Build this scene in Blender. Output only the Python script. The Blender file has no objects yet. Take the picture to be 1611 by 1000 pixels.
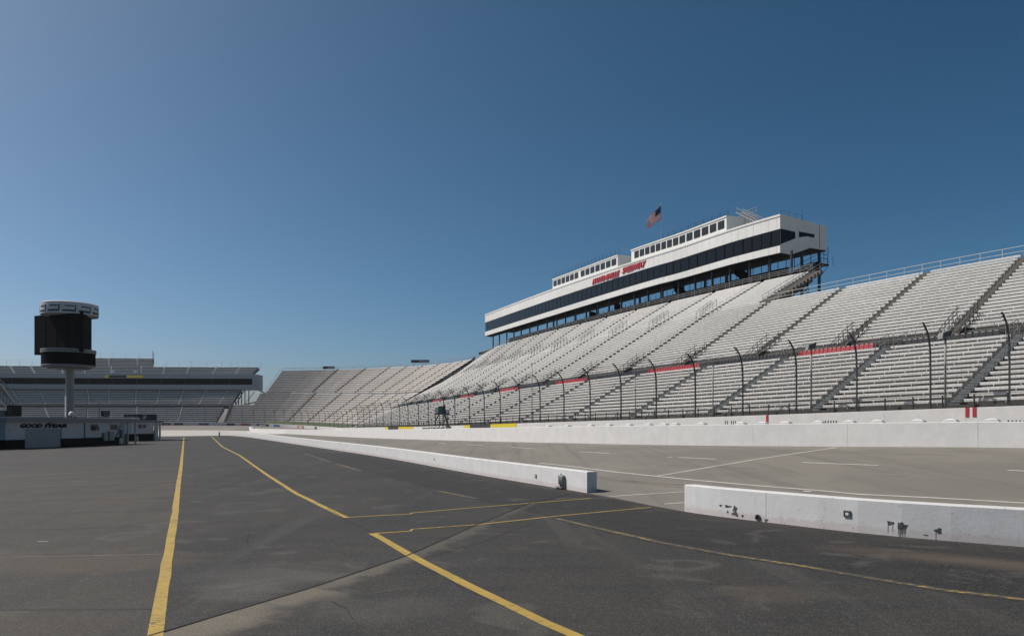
import bpy, math, random
from mathutils import Vector, noise
random.seed(7)
# ------------------------------------------------------------------ camera constants used to turn surveyed picture points into places
F, H, YH, CX = 1200.0, 2.6, 667.0, 805.5
scn = bpy.context.scene
col = scn.collection

# ------------------------------------------------------------------ mesh helpers
class MB:
    def __init__(s): s.v = []; s.f = []; s.m = []; s.mi = 0
    def quad(s, a, b, c, d):
        n = len(s.v); s.v += [tuple(a), tuple(b), tuple(c), tuple(d)]; s.f.append((n, n+1, n+2, n+3)); s.m.append(s.mi)
    def poly(s, pts):
        n = len(s.v); s.v += [tuple(p) for p in pts]; s.f.append(tuple(range(n, n+len(pts)))); s.m.append(s.mi)
    def hexa(s, p):      # 8 points: bottom 0-3, top 4-7
        n = len(s.v); s.v += [tuple(q) for q in p]
        for f in ((3,2,1,0),(4,5,6,7),(0,1,5,4),(1,2,6,5),(2,3,7,6),(3,0,4,7)):
            s.f.append(tuple(n+i for i in f)); s.m.append(s.mi)
    def box(s, x0, x1, y0, y1, z0, z1):
        s.hexa([(x0,y0,z0),(x1,y0,z0),(x1,y1,z0),(x0,y1,z0),(x0,y0,z1),(x1,y0,z1),(x1,y1,z1),(x0,y1,z1)])
    def tube(s, pts, r, n=4, cap=True):
        pts = [Vector(p) for p in pts]; rings = []
        rr = r if isinstance(r, (list, tuple)) else [r]*len(pts)
        for i, p in enumerate(pts):
            a = pts[max(0, i-1)]; b = pts[min(len(pts)-1, i+1)]
            t = (b-a).normalized()
            up = Vector((0,0,1)) if abs(t.z) < .95 else Vector((0,1,0))
            u = t.cross(up).normalized(); w = u.cross(t)
            k = len(s.v)
            for j in range(n):
                an = 2*math.pi*(j+.5)/n
                s.v.append(tuple(p + (u*math.cos(an) + w*math.sin(an))*rr[i]))
            rings.append(k)
        for a, b in zip(rings, rings[1:]):
            for j in range(n):
                s.f.append((a+j, a+(j+1)%n, b+(j+1)%n, b+j)); s.m.append(s.mi)
        if cap:
            s.f.append(tuple(rings[0]+j for j in reversed(range(n)))); s.m.append(s.mi)
            s.f.append(tuple(rings[-1]+j for j in range(n))); s.m.append(s.mi)
    def lathe(s, cx, cy, prof, n=32):   # prof list of (r,z)
        ks = []
        for r, z in prof:
            k = len(s.v); ks.append(k)
            for j in range(n):
                a = 2*math.pi*j/n; s.v.append((cx+r*math.cos(a), cy+r*math.sin(a), z))
        for a, b in zip(ks, ks[1:]):
            for j in range(n):
                s.f.append((a+j, a+(j+1)%n, b+(j+1)%n, b+j)); s.m.append(s.mi)
        s.f.append(tuple(ks[0]+j for j in reversed(range(n)))); s.m.append(s.mi)
        s.f.append(tuple(ks[-1]+j for j in range(n))); s.m.append(s.mi)
    def sweep(s, frames, close=True):   # frames: list of rings (lists of points), profile closed
        ks = []
        for ring in frames:
            ks.append(len(s.v)); s.v += [tuple(p) for p in ring]
        n = len(frames[0])
        for a, b in zip(ks, ks[1:]):
            for j in range(n):
                s.f.append((a+j, b+j, b+(j+1)%n, a+(j+1)%n)); s.m.append(s.mi)
        if close:
            s.f.append(tuple(ks[0]+j for j in range(n))); s.m.append(s.mi)
            s.f.append(tuple(ks[-1]+j for j in reversed(range(n)))); s.m.append(s.mi)
    def build(s, name, mat, parent=None, smooth=False):
        me = bpy.data.meshes.new(name); me.from_pydata(s.v, [], s.f)
        for m in (mat if isinstance(mat, (list, tuple)) else [mat]): me.materials.append(m)
        if isinstance(mat, (list, tuple)):
            me.polygons.foreach_set('material_index', s.m)
        if smooth: me.polygons.foreach_set('use_smooth', [True]*len(me.polygons))
        me.update()
        o = bpy.data.objects.new(name, me); col.objects.link(o)
        if parent: o.parent = parent
        return o

def tag(o, label=None, cat=None, group=None, kind=None):
    if label: o['label'] = label
    if cat: o['category'] = cat
    if group: o['group'] = group
    if kind: o['kind'] = kind
    return o
def empty(name, loc=(0,0,0)):
    o = bpy.data.objects.new(name, None); o.location = loc; o.empty_display_size = .2
    col.objects.link(o); return o
def struct(name, mb, mat):
    return tag(mb.build(name, mat), kind='structure')
def recentre(root, loc):
    """put the Empty at its base and keep the children where they are"""
    root.location = loc
    for c in root.children: c.location = c.location - Vector(loc)

# ------------------------------------------------------------------ materials
def mat(name, base, rough=.6, metal=0.0, var=0.0, scale=3.0, bump=0.0, bscale=40.0, spec=.5, col2=None, emis=None):
    m = bpy.data.materials.new(name); m.use_nodes = True
    nt = m.node_tree; b = nt.nodes['Principled BSDF']
    b.inputs['Base Color'].default_value = (*base, 1); b.inputs['Roughness'].default_value = rough
    b.inputs['Metallic'].default_value = metal; b.inputs['Specular IOR Level'].default_value = spec
    if var or col2:
        tc = nt.nodes.new('ShaderNodeTexCoord'); n = nt.nodes.new('ShaderNodeTexNoise')
        n.inputs['Scale'].default_value = scale; n.inputs['Detail'].default_value = 6; n.inputs['Roughness'].default_value = .65
        nt.links.new(tc.outputs['Object'], n.inputs['Vector'])
        r = nt.nodes.new('ShaderNodeValToRGB')
        c2 = col2 or tuple(c*(1-var) for c in base)
        r.color_ramp.elements[0].position = .35; r.color_ramp.elements[0].color = (*c2, 1)
        r.color_ramp.elements[1].position = .65; r.color_ramp.elements[1].color = (*base, 1)
        nt.links.new(n.outputs['Fac'], r.inputs['Fac']); nt.links.new(r.outputs['Color'], b.inputs['Base Color'])
    if bump:
        tc = nt.nodes.new('ShaderNodeTexCoord'); n = nt.nodes.new('ShaderNodeTexNoise')
        n.inputs['Scale'].default_value = bscale; n.inputs['Detail'].default_value = 4
        nt.links.new(tc.outputs['Object'], n.inputs['Vector'])
        bp = nt.nodes.new('ShaderNodeBump'); bp.inputs['Strength'].default_value = bump; bp.inputs['Distance'].default_value = .02
        nt.links.new(n.outputs['Fac'], bp.inputs['Height']); nt.links.new(bp.outputs['Normal'], b.inputs['Normal'])
    return m

class NT:
    """tiny node-expression helper"""
    def __init__(s, m): s.nt = m.node_tree
    def n(s, t, **k):
        x = s.nt.nodes.new(t)
        for a, b in k.items(): setattr(x, a, b)
        return x
    def put(s, sock, v):
        if hasattr(v, 'is_output'): s.nt.links.new(v, sock)
        else: sock.default_value = v
    def math(s, op, a, b=0.0, c=0.0, clamp=False):
        x = s.n('ShaderNodeMath', operation=op); x.use_clamp = clamp
        s.put(x.inputs[0], a); s.put(x.inputs[1], b)
        if op in ('MULTIPLY_ADD', 'SMOOTH_MIN', 'COMPARE'): s.put(x.inputs[2], c)
        return x.outputs[0]
    def ramp(s, v, lo, hi, a=0.0, b=1.0):
        x = s.n('ShaderNodeMapRange'); x.interpolation_type = 'SMOOTHSTEP'
        s.put(x.inputs['Value'], v); s.put(x.inputs['From Min'], lo); s.put(x.inputs['From Max'], hi)
        s.put(x.inputs['To Min'], a); s.put(x.inputs['To Max'], b); return x.outputs['Result']
    def mix(s, f, a, b, mode='MIX'):
        x = s.n('ShaderNodeMix', data_type='RGBA', blend_type=mode); s.put(x.inputs['Factor'], f)
        s.put(x.inputs[6], (*a, 1) if isinstance(a, tuple) else a); s.put(x.inputs[7], (*b, 1) if isinstance(b, tuple) else b)
        return x.outputs[2]
    def noise(s, vec, scale, detail=4, rough=.6, dist=0.0):
        x = s.n('ShaderNodeTexNoise'); s.put(x.inputs['Vector'], vec)
        x.inputs['Scale'].default_value = scale; x.inputs['Detail'].default_value = detail
        x.inputs['Roughness'].default_value = rough; x.inputs['Distortion'].default_value = dist
        return x.outputs['Fac']
    def mapping(s, vec, rot=0, sc=(1,1,1)):
        x = s.n('ShaderNodeMapping'); s.put(x.inputs['Vector'], vec)
        x.inputs['Rotation'].default_value = (0,0,rot); x.inputs['Scale'].default_value = sc; return x.outputs[0]
    def pos(s): return s.n('ShaderNodeTexCoord').outputs['Object']
    def xyz(s, v):
        x = s.n('ShaderNodeSeparateXYZ'); s.put(x.inputs[0], v); return x.outputs
    def segdist(s, xy, a, b):
        """distance to a segment and signed side value"""
        dx, dy = b[0]-a[0], b[1]-a[1]; L = math.hypot(dx, dy); dx /= L; dy /= L
        px = s.math('SUBTRACT', xy[0], a[0]); py = s.math('SUBTRACT', xy[1], a[1])
        al = s.math('ADD', s.math('MULTIPLY', px, dx), s.math('MULTIPLY', py, dy))
        sd = s.math('SUBTRACT', s.math('MULTIPLY', px, dy), s.math('MULTIPLY', py, dx))   # + on the right side
        cl = s.math('MINIMUM', s.math('MAXIMUM', al, 0.0), L)
        ex = s.math('SUBTRACT', al, cl)
        d = s.math('SQRT', s.math('ADD', s.math('MULTIPLY', ex, ex), s.math('MULTIPLY', sd, sd)))
        return d, sd, al

M = {}
M['bench'] = mat('bench_aluminium', (.76,.745,.71), .5, 0.0, var=.14, scale=1.2, spec=.4)
M['bench_far'] = mat('weathered_bench', (.74,.70,.665), .6, 0.0, var=.12, scale=.4)
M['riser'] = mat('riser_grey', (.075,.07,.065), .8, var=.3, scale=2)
M['riser2'] = mat('riser_weathered', (.30,.275,.245), .8, var=.3, scale=1)
M['riser3'] = mat('riser_pale_grey', (.15,.16,.165), .8, var=.3, scale=1)
M['step'] = mat('step_concrete', (.17,.155,.13), .85, var=.4, scale=3)
M['stepblue'] = mat('stair_paint_grey', (.16,.18,.19), .8, var=.2, scale=2)
M['rail'] = mat('galvanised_rail', (.28,.28,.27), .5, .3)
M['darkrail'] = mat('dark_rail', (.055,.055,.055), .6, .2)
M['whiterail'] = mat('white_rail', (.62,.62,.6), .5)
M['post'] = mat('fence_post_steel', (.045,.055,.06), .55, .3)
M['wire'] = mat('fence_wire', (.10,.10,.10), .5, .5)
M['red'] = mat('red_paint', (.36,.02,.032), .5)
M['redseat'] = mat('red_plastic', (.34,.016,.026), .45)
M['blackseat'] = mat('black_plastic', (.02,.02,.022), .3)
M['yellow'] = mat('yellow_vinyl', (.62,.50,.02), .6)
M['black'] = mat('black_paint', (.008,.008,.009), .8, spec=.1)
M['white'] = mat('white_metal_panel', (.66,.66,.64), .55, var=.06, scale=.5)
M['suite'] = mat('white_suite_wall', (.74,.74,.70), .55, var=.05, scale=.5)
M['glass'] = mat('dark_tinted_glass', (.005,.007,.010), .25, spec=.16)
M['glass2'] = mat('grey_tinted_glass', (.022,.023,.025), .2, spec=.3)
M['steel'] = mat('dark_blue_steel', (.018,.028,.04), .6)
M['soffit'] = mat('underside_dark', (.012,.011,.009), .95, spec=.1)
M['screen'] = mat('screen_black', (.004,.004,.0045), .9, spec=.05)
M['polegrey'] = mat('pole_grey', (.27,.27,.25), .55, var=.1)
M['bwall'] = mat('block_wall_white', (.52,.55,.57), .8, var=.1, scale=.8)
M['bdoor'] = mat('roll_door', (.27,.31,.36), .6, var=.06, scale=2)
M['roofedge'] = mat('roof_fascia', (.22,.235,.26), .7, var=.1)
M['green'] = mat('green_panel', (.06,.14,.09), .6)
M['cream'] = mat('cream_post', (.55,.53,.42), .7, var=.2)
M['flagred'] = mat('flag_red', (.45,.03,.05), .8); M['flagwhite'] = mat('flag_white', (.7,.66,.66), .8); M['flagblue'] = mat('flag_blue', (.015,.02,.07), .8)
M['grass'] = mat('bank_grass', (.055,.075,.025), .95, col2=(.03,.05,.015), scale=.8, bump=.6, bscale=8)
M['boardblue'] = mat('board_blue', (.05,.12,.35), .6)
M['boardred'] = mat('board_red', (.40,.10,.06), .6)
M['boarddark'] = mat('board_dark', (.03,.03,.035), .6)
M['tape'] = mat('grey_fitting', (.22,.25,.27), .5, .3, var=.2, scale=20)
M['dgrey'] = mat('dark_grey_metal', (.09,.09,.09), .6)

for _n in ('bench', 'bench_far', 'white'):
    _m = M[_n]; _t = NT(_m); _b = _m.node_tree.nodes['Principled BSDF']; _src = _b.inputs['Base Color'].links[0].from_socket
    _oi = _t.n('ShaderNodeObjectInfo'); _p = _t.pos()
    _k = _t.math('ADD', _t.math('MULTIPLY', _oi.outputs['Random'], .10 if _n != 'white' else .0), _t.math('MULTIPLY', _t.noise(_p, .09, 3, .5), .28))
    _st = _t.noise(_t.mapping(_p, 0, (2.2,2.2,.12)), 1.0, 4, .6)
    _k = _t.math('ADD', _k, _t.math('MULTIPLY', _st, .22))
    _k = _t.math('SUBTRACT', 1.22, _k)
    _c = _t.n('ShaderNodeCombineXYZ'); [_t.put(_c.inputs[i], _k) for i in range(3)]
    _t.put(_b.inputs['Base Color'], _t.mix(1.0, _src, _c.outputs[0], 'MULTIPLY'))
# wall paint with stains, joints are modelled
def wall_mat(name, base, dirt, dirt_amt, z0=0.0):
    m = bpy.data.materials.new(name); m.use_nodes = True; t = NT(m); b = m.node_tree.nodes['Principled BSDF']
    p = t.pos(); xyz = t.xyz(p)
    n1 = t.noise(p, 1.3, 6, .7); c = t.mix(t.ramp(n1, .35, .7), tuple(x*.9 for x in base), base)
    n2 = t.noise(t.mapping(p, 0, (7, 7, .6)), 1.0, 5, .7)
    c = t.mix(t.math('MULTIPLY', t.ramp(n2, .56, .74), dirt_amt*.45), c, dirt)
    sp = t.noise(p, 16, 3, .5); c = t.mix(t.math('MULTIPLY', t.ramp(sp, .69, .73), dirt_amt), c, (.08,.08,.08))
    sp = t.noise(p, 46, 2, .5); c = t.mix(t.math('MULTIPLY', t.ramp(sp, .71, .74), dirt_amt), c, (.06,.06,.06))
    n3 = t.noise(p, 4, 5, .7)
    low = t.math('SUBTRACT', .16, t.math('SUBTRACT', xyz[2], t.math('MULTIPLY', n3, .24)))
    c = t.mix(t.math('MULTIPLY', t.ramp(low, 0.06, .16), .42*dirt_amt), c, (.40,.30,.27))
    t.put(b.inputs['Base Color'], c); b.inputs['Roughness'].default_value = .75
    bp = t.n('ShaderNodeBump'); bp.inputs['Strength'].default_value = .5; bp.inputs['Distance'].default_value = .01
    t.put(bp.inputs['Height'], t.noise(p, 9, 6, .7)); t.nt.links.new(bp.outputs[0], b.inputs['Normal'])
    return m
M['nearwall'] = wall_mat('painted_concrete_near', (.645,.645,.64), (.40,.38,.36), .8)
M['farwall'] = wall_mat('painted_concrete_pit', (.68,.67,.655), (.52,.49,.46), .25)
M['outwall'] = wall_mat('painted_concrete_track', (.64,.63,.61), (.50,.47,.44), .3)

# ------------------------------------------------------------------ curves
def cr(P, n=10):
    P = [Vector(p) for p in P]; P = [2*P[0]-P[1]] + P + [2*P[-1]-P[-2]]; o = []
    for i in range(1, len(P)-2):
        a, b, c, d = P[i-1:i+3]
        for k in range(n):
            t = k/n
            o.append(.5*((2*b) + (c-a)*t + (2*a-5*b+4*c-d)*t*t + (3*b-a-3*c+d)*t**3))
    return o + [P[-2]]
def resample(P, step=1.0):
    S = [0.0]
    for a, b in zip(P, P[1:]): S.append(S[-1] + (b-a).length)
    out = []; i = 0; L = 0.0
    while L < S[-1]:
        while S[i+1] < L: i += 1
        out.append(P[i].lerp(P[i+1], (L-S[i])/max(1e-9, S[i+1]-S[i]))); L += step
    return out
class Curve:
    def __init__(s, pts, smooth=0, off=0.0):
        s.off = off
        Q = resample(cr(pts), 1.0)
        for _ in range(smooth):
            Q = [Q[0]] + [Q[i-1]*.25 + Q[i]*.5 + Q[i+1]*.25 for i in range(1, len(Q)-1)] + [Q[-1]]
        s.Q = Q
    def at(s, t):
        t -= s.off; n = len(s.Q)
        i = min(max(int(math.floor(t)), 0), n-2); f = t - i
        return s.Q[i] + (s.Q[i+1]-s.Q[i])*f
    def tan(s, t):
        a = s.at(t-1.5); b = s.at(t+1.5); return (b-a).normalized()
    def P(s, t, d=0.0, z=0.0):        # d metres to the right hand side of the direction of travel
        p = s.at(t); T = s.tan(t); return Vector((p.x + T.y*d, p.y - T.x*d, z))
    def s_at(s, px, d=0.0, lo=None, hi=None):
        best = None
        lo = s.off if lo is None else lo; hi = s.off+len(s.Q)-1 if hi is None else hi
        t = lo
        while t <= hi:
            q = s.P(t, d)
            if q.y > 8:
                e = abs(CX + F*q.x/q.y - px)
                if best is None or e < best[0]: best = (e, t)
            t += .25
        return best[1]
    def len(s): return len(s.Q)-1
def W(px, Y): return Vector(((px-CX)/F*Y, Y, 0))
def G0(px, py, z=0.0):
    Y = F*(H-z)/(py-YH); return Vector(((px-CX)/F*Y, Y, z))
def table(T):
    def f(s):
        if s <= T[0][0]: return T[0][1]
        for (a, u), (b, v) in zip(T, T[1:]):
            if s <= b: return u + (v-u)*(s-a)/(b-a)
        return T[-1][1]
    return f
# outer wall of the track
Opx = [(1760,48.6),(1589,53.8),(1460,58.6),(1347,63.3),(1251,68),(1167,73),(1093,78.3),(1030,83.6),(975,89),(927,94.5),(848.6,105),(786,117),(737,130),(697,143),(657,162),(627.6,180),(602,200),(580,222),(562,245),(546,270),(531,297),(512,323),(485,343),(455,356),(416,364),(380,367),(342,367),(300,364),(250,357),(150,340),(50,318),(-50,290)]
opts = [Vector((62.2,14.6,0)), Vector((50.5,31.5,0))] + [W(*p) for p in Opx]
_pre = Curve(opts, 60)
_k = min(range(len(_pre.Q)), key=lambda i: (_pre.Q[i]-opts[2]).length)
O = Curve(opts, 60, off=-float(_k))
zt = table([(-40,4.4),(6,3.89),(24,3.51),(42,3.16),(67,2.82),(94,2.44),(132,2.05),(171,1.85),(230,1.45),(271,1.25),(311,1.7),(338,2.31),(363,3.21),(394,3.51),(500,3.6)])
# near pit wall line and far pit wall line
Npts = [Vector((27,5,0)), Vector((20,9.6,0)), Vector((14.4,13.5,0)), Vector((10.9,16.2,0)), Vector((9.56,17.1,0)), Vector((8.24,18.3,0)), Vector((6.7,20.4,0)), Vector((5.17,22.6,0)), Vector((2.83,28.9,0)), Vector((-1.9,39.7,0)), Vector((-11.5,63,0)), Vector((-29.4,102,0)), Vector((-52.4,152,0)), Vector((-66,177,0))]
N = Curve(Npts, 2)
Fpts = [Vector((45,6,1.6)), Vector((38,15,1.6)), Vector((30.6,24,1.6)), Vector((22.7,33.8,1.56)), Vector((17.9,39.8,1.44)), Vector((11.2,48.7,1.26)), Vector((4.6,59.5,1.13)), Vector((-4.26,78,.91)), Vector((-19.5,114,.5)), Vector((-34.4,150,.2)), Vector((-56.1,195,.06)), Vector((-81,240,.02)), Vector((-98,285,.2)), Vector((-108,318,.3)), Vector((-122,338,.3)), Vector((-140,346,.3)), Vector((-158,342,.3)), Vector((-172,332,.3)), Vector((-186,305,.3)), Vector((-192,280,.3))]
Fc = Curve(Fpts, 2)
def nearest(C, x, y, zz=False):
    best = (1e18, 0)
    for i in range(0, len(C.Q), 3):
        q = C.Q[i]; e = (q.x-x)**2 + (q.y-y)**2
        if e < best[0]: best = (e, i)
    b = (1e18, None)
    for i in range(max(0, best[1]-4), min(len(C.Q)-1, best[1]+4)):
        p, q = C.Q[i], C.Q[i+1]; dx, dy = q.x-p.x, q.y-p.y
        t = max(0, min(1, ((x-p.x)*dx+(y-p.y)*dy)/(dx*dx+dy*dy)))
        e = (p.x+dx*t-x)**2 + (p.y+dy*t-y)**2
        if e < b[0]: b = (e, p.z+(q.z-p.z)*t)
    return math.sqrt(b[0]), b[1]
def G(x, y):
    dn, _ = nearest(N, x, y); df, zf = nearest(Fc, x, y)
    return zf * dn/(dn+df+1e-9)
def hitroad_unused(px, py):
    z = .5
    for _ in range(40):
        p = G0(px, py, z); z = z*.4 + .6*G(p.x, p.y)
    p = G0(px, py, z); return p

# ------------------------------------------------------------------ ground sheets
def asphalt_mat():
    m = bpy.data.materials.new('patched_asphalt'); m.use_nodes = True; t = NT(m); b = m.node_tree.nodes['Principled BSDF']
    p = t.pos(); xy = t.xyz(p)
    big = t.noise(p, .12, 5, .6, .6); mid = t.noise(t.mapping(p, .4, (.5,1.3,1)), .8, 6, .65, .8); fine = t.noise(p, 9, 6, .85)
    grit = t.noise(p, 34, 4, .9)
    # left bay: coarse brownish grey, right lane: darker and bluer
    side = t.math('ADD', t.math('ADD', xy[0], t.math('MULTIPLY', xy[1], .425)), .39)
    left = t.ramp(side, .04, -.04)
    cl = t.mix(t.ramp(big, .35, .65), (.041,.037,.032), (.058,.049,.039))
    cl = t.mix(t.math('MULTIPLY', t.ramp(mid, .45, .75), .4), cl, (.056,.054,.050))
    cr_ = t.mix(t.ramp(big, .38, .62), (.020,.0195,.0185), (.037,.033,.028))
    cr_ = t.mix(t.math('MULTIPLY', t.ramp(mid, .46, .62), .7), cr_, (.015,.016,.019))
    cl = t.mix(t.math('MULTIPLY', t.ramp(xy[1], 30.0, 55.0), .6), cl, (.030,.029,.030))
    c = t.mix(left, cr_, cl)
    # long sweeping tyre bands across the lane
    st = t.noise(t.mapping(p, .41, (.9,.035,1)), 1.0, 5, .6, .3)
    c = t.mix(t.math('MULTIPLY', t.ramp(st, .48, .64), .5), c, (.028,.028,.030))
    st2 = t.noise(t.mapping(p, -1.1, (.7,.06,1)), 1.0, 4, .6, .5)
    c = t.mix(t.math('MULTIPLY', t.ramp(st2, .52, .66), .5), c, (.062,.058,.052))
    # dark sealed strip beside the pit wall
    seal_line = [(x, y) for x, y, _ in [tuple(G0(*q)) for q in ((1611,944),(1385,911.6),(1150,873),(960.6,835),(874,815))]]
    prev = None
    seal = None
    segs = list(zip(seal_line, seal_line[1:])) + [((seal_line[-1]), tuple(G0(710.5,777))[:2]), (tuple(G0(710.5,777))[:2], tuple(G0(567.7,740))[:2]), (tuple(G0(567.7,740))[:2], tuple(G0(479,713))[:2])]
    for a, bb in segs:
        d, sd, al = t.segdist(xy, a, bb); L = math.hypot(bb[0]-a[0], bb[1]-a[1])
        inside = t.math('MULTIPLY', t.math('GREATER_THAN', al, 0.0), t.math('LESS_THAN', al, L))
        e = t.math('ADD', sd, t.math('MULTIPLY', t.math('SUBTRACT', t.noise(p, 3, 4, .7), .5), .25))
        v = t.math('MULTIPLY', inside, t.math('MULTIPLY', t.ramp(e, -.03, .05), t.ramp(sd, 9.0, 7.5)))
        seal = v if seal is None else t.math('MAXIMUM', seal, v)
    sc = t.mix(t.ramp(mid, .4, .65), (.006,.006,.008), (.016,.015,.014))
    c = t.mix(t.math('MULTIPLY', seal, .88), c, sc)
    # brown dusty streak near the right wall
    a, bb = tuple(G0(1290,858))[:2], tuple(G0(1750,905))[:2]
    d, sd, al = t.segdist(xy, a, bb)
    w = t.math('MULTIPLY', t.ramp(d, 1.0, .05), t.ramp(al, -1.5, 3.0))
    c = t.mix(t.math('MULTIPLY', w, t.math('ADD', .35, t.math('MULTIPLY', mid, .7))), c, (.105,.078,.054))
    for (px, py), rx, ry, am, cc in (((430,905),1.5,.55,.6,(.105,.100,.088)),((395,925),.9,.35,.5,(.11,.105,.092)),((590,955),1.1,.32,.4,(.095,.090,.078)),((620,880),1.0,.4,.5,(.03,.03,.032)),((330,900),1.6,.5,.4,(.028,.028,.031)),((120,880),2.8,.55,.55,(.085,.064,.045)),((1240,935),1.2,.25,.45,(.085,.068,.050)),((760,960),1.4,.5,.4,(.03,.03,.031))):
        q = G0(px, py); dx = t.math('SUBTRACT', xy[0], q.x); dy = t.math('SUBTRACT', xy[1], q.y)
        e = t.math('ADD', t.math('POWER', t.math('DIVIDE', dx, rx), 2.0), t.math('POWER', t.math('DIVIDE', dy, ry*2.6), 2.0))
        e = t.math('ADD', e, t.math('MULTIPLY', t.math('SUBTRACT', mid, .5), 3.2))
        c = t.mix(t.math('MULTIPLY', t.ramp(e, 1.25, .1), am), c, cc)
    for a, bb in zip([(q.x, q.y) for q in N.Q[::5]][:9], [(q.x, q.y) for q in N.Q[5::5]][:9]):
        d, sd, al = t.segdist(xy, a, bb)
        c = t.mix(t.math('MULTIPLY', t.ramp(t.math('ADD', d, t.math('MULTIPLY', mid, .5)), .85, .25), .16), c, (.085,.055,.048))
    # crack with a sandy silt bank on its near side
    cr_pts = [tuple(G0(*q))[:2] for q in ((140,1030),(350,965.4),(486,925),(642.5,872.6),(750,825),(834,791),(903.5,775))]
    for k, (a, bb) in enumerate(zip(cr_pts, cr_pts[1:])):
        L = math.hypot(bb[0]-a[0], bb[1]-a[1])
        wob = t.math('MULTIPLY', t.math('SUBTRACT', t.noise(p, 1.6, 5, .6), .5), .30)
        d, sd, al = t.segdist(xy, a, bb)
        inside = t.math('MULTIPLY', t.math('GREATER_THAN', al, -.02), t.math('LESS_THAN', al, L+.02))
        sdw = t.math('ADD', sd, t.math('MULTIPLY', wob, .12))
        if k < 5:
            width = (1.2, .95, .55, .55, .35)[k]; amt = (.95, .85, .6, .38, .28)[k]
            f = t.math('MULTIPLY', t.ramp(sd, 0.0, .03), t.ramp(t.math('ADD', sd, t.math('MULTIPLY', wob, 3.5)), width, width*.3))
            f = t.math('MULTIPLY', t.math('MULTIPLY', f, inside), t.math('MULTIPLY', amt, t.math('ADD', .65, t.math('MULTIPLY', mid, .5))))
            c = t.mix(f, c, (.180,.158,.122))
        f = t.math('MULTIPLY', inside, t.ramp(t.math('ABSOLUTE', sdw), .034, .012))
        c = t.mix(t.math('MULTIPLY', f, .9), c, (.014,.013,.013))
    # random hairline cracks
    v = t.n('ShaderNodeTexVoronoi', feature='DISTANCE_TO_EDGE'); t.put(v.inputs['Vector'], t.mapping(p, .3, (1,.6,1))); v.inputs['Scale'].default_value = .23
    wv = t.n('ShaderNodeVectorMath', operation='ADD')
    nz = t.n('ShaderNodeTexNoise'); t.put(nz.inputs['Vector'], p); nz.inputs['Scale'].default_value = 1.2; nz.inputs['Detail'].default_value = 5
    sc_ = t.n('ShaderNodeVectorMath', operation='SCALE'); t.put(sc_.inputs[0], nz.outputs['Color']); sc_.inputs['Scale'].default_value = 1.1
    t.put(wv.inputs[0], t.mapping(p, .3, (1,.6,1))); t.put(wv.inputs[1], sc_.outputs[0]); t.put(v.inputs['Vector'], wv.outputs[0])
    ck = t.math('MULTIPLY', t.ramp(v.outputs['Distance'], .0022, .0008), t.ramp(big, .45, .55))
    c = t.mix(t.math('MULTIPLY', ck, .7), c, (.02,.02,.02))
    # stains and aggregate
    ol = t.noise(p, .55, 3, .5, 1.5); c = t.mix(t.math('MULTIPLY', t.ramp(ol, .58, .68), .5), c, (.025,.025,.026))
    c = t.mix(t.math('MULTIPLY', t.ramp(ol, .40, .30), .45), c, (.095,.088,.076))
    c = t.mix(t.math('MULTIPLY', t.ramp(fine, .50, .62), .38), c, (.12,.115,.105))
    c = t.mix(t.math('MULTIPLY', t.ramp(grit, .52, .60), .5), c, (.15,.145,.13))
    c = t.mix(t.math('MULTIPLY', t.ramp(grit, .48, .40), .65), c, (.010,.010,.010))
    sp = t.noise(p, 60, 1, .5); c = t.mix(t.ramp(sp, .80, .82), c, (.5,.5,.48))
    t.put(b.inputs['Base Color'], c); b.inputs['Roughness'].default_value = .85; b.inputs['Specular IOR Level'].default_value = .3
    bp = t.n('ShaderNodeBump'); bp.inputs['Strength'].default_value = .5; bp.inputs['Distance'].default_value = .008
    t.put(bp.inputs['Height'], fine); t.nt.links.new(bp.outputs[0], b.inputs['Normal'])
    return m
def concrete_mat(name, a, b_, rot, streak=.5):
    m = bpy.data.materials.new(name); m.use_nodes = True; t = NT(m); b = m.node_tree.nodes['Principled BSDF']
    p = t.pos(); big = t.noise(p, .15, 5, .6, .5); c = t.mix(t.ramp(big, .35, .65), a, b_)
    st = t.noise(t.mapping(p, rot, (1.1,.03,1)), 1.0, 5, .6, .2)
    c = t.mix(t.math('MULTIPLY', t.ramp(st, .48, .72), streak), c, tuple(x*.55 for x in a))
    st = t.noise(t.mapping(p, rot+.25, (2.2,.05,1)), 1.0, 4, .6, .2)
    c = t.mix(t.math('MULTIPLY', t.ramp(st, .56, .72), streak*.7), c, tuple(x*.45 for x in a))
    fine = t.noise(p, 20, 4, .7); c = t.mix(t.math('MULTIPLY', t.ramp(fine, .4, .7), .25), c, tuple(x*1.25 for x in b_))
    t.put(b.inputs['Base Color'], c); b.inputs['Roughness'].default_value = .85; b.inputs['Specular IOR Level'].default_value = .3
    return m
M['asphalt'] = asphalt_mat()
M['pitroad'] = concrete_mat('pit_road_concrete', (.156,.148,.130), (.192,.178,.150), .42, .4)
M['track'] = concrete_mat('track_surface', (.17,.16,.14), (.20,.18,.16), .5, .5)
M['apron'] = concrete_mat('pale_concrete', (.36,.345,.31), (.43,.41,.37), .9, .15)
M['whiteline'] = mat('worn_white_line', (.55,.55,.53), .7, col2=(.30,.28,.25), scale=3)
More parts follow.
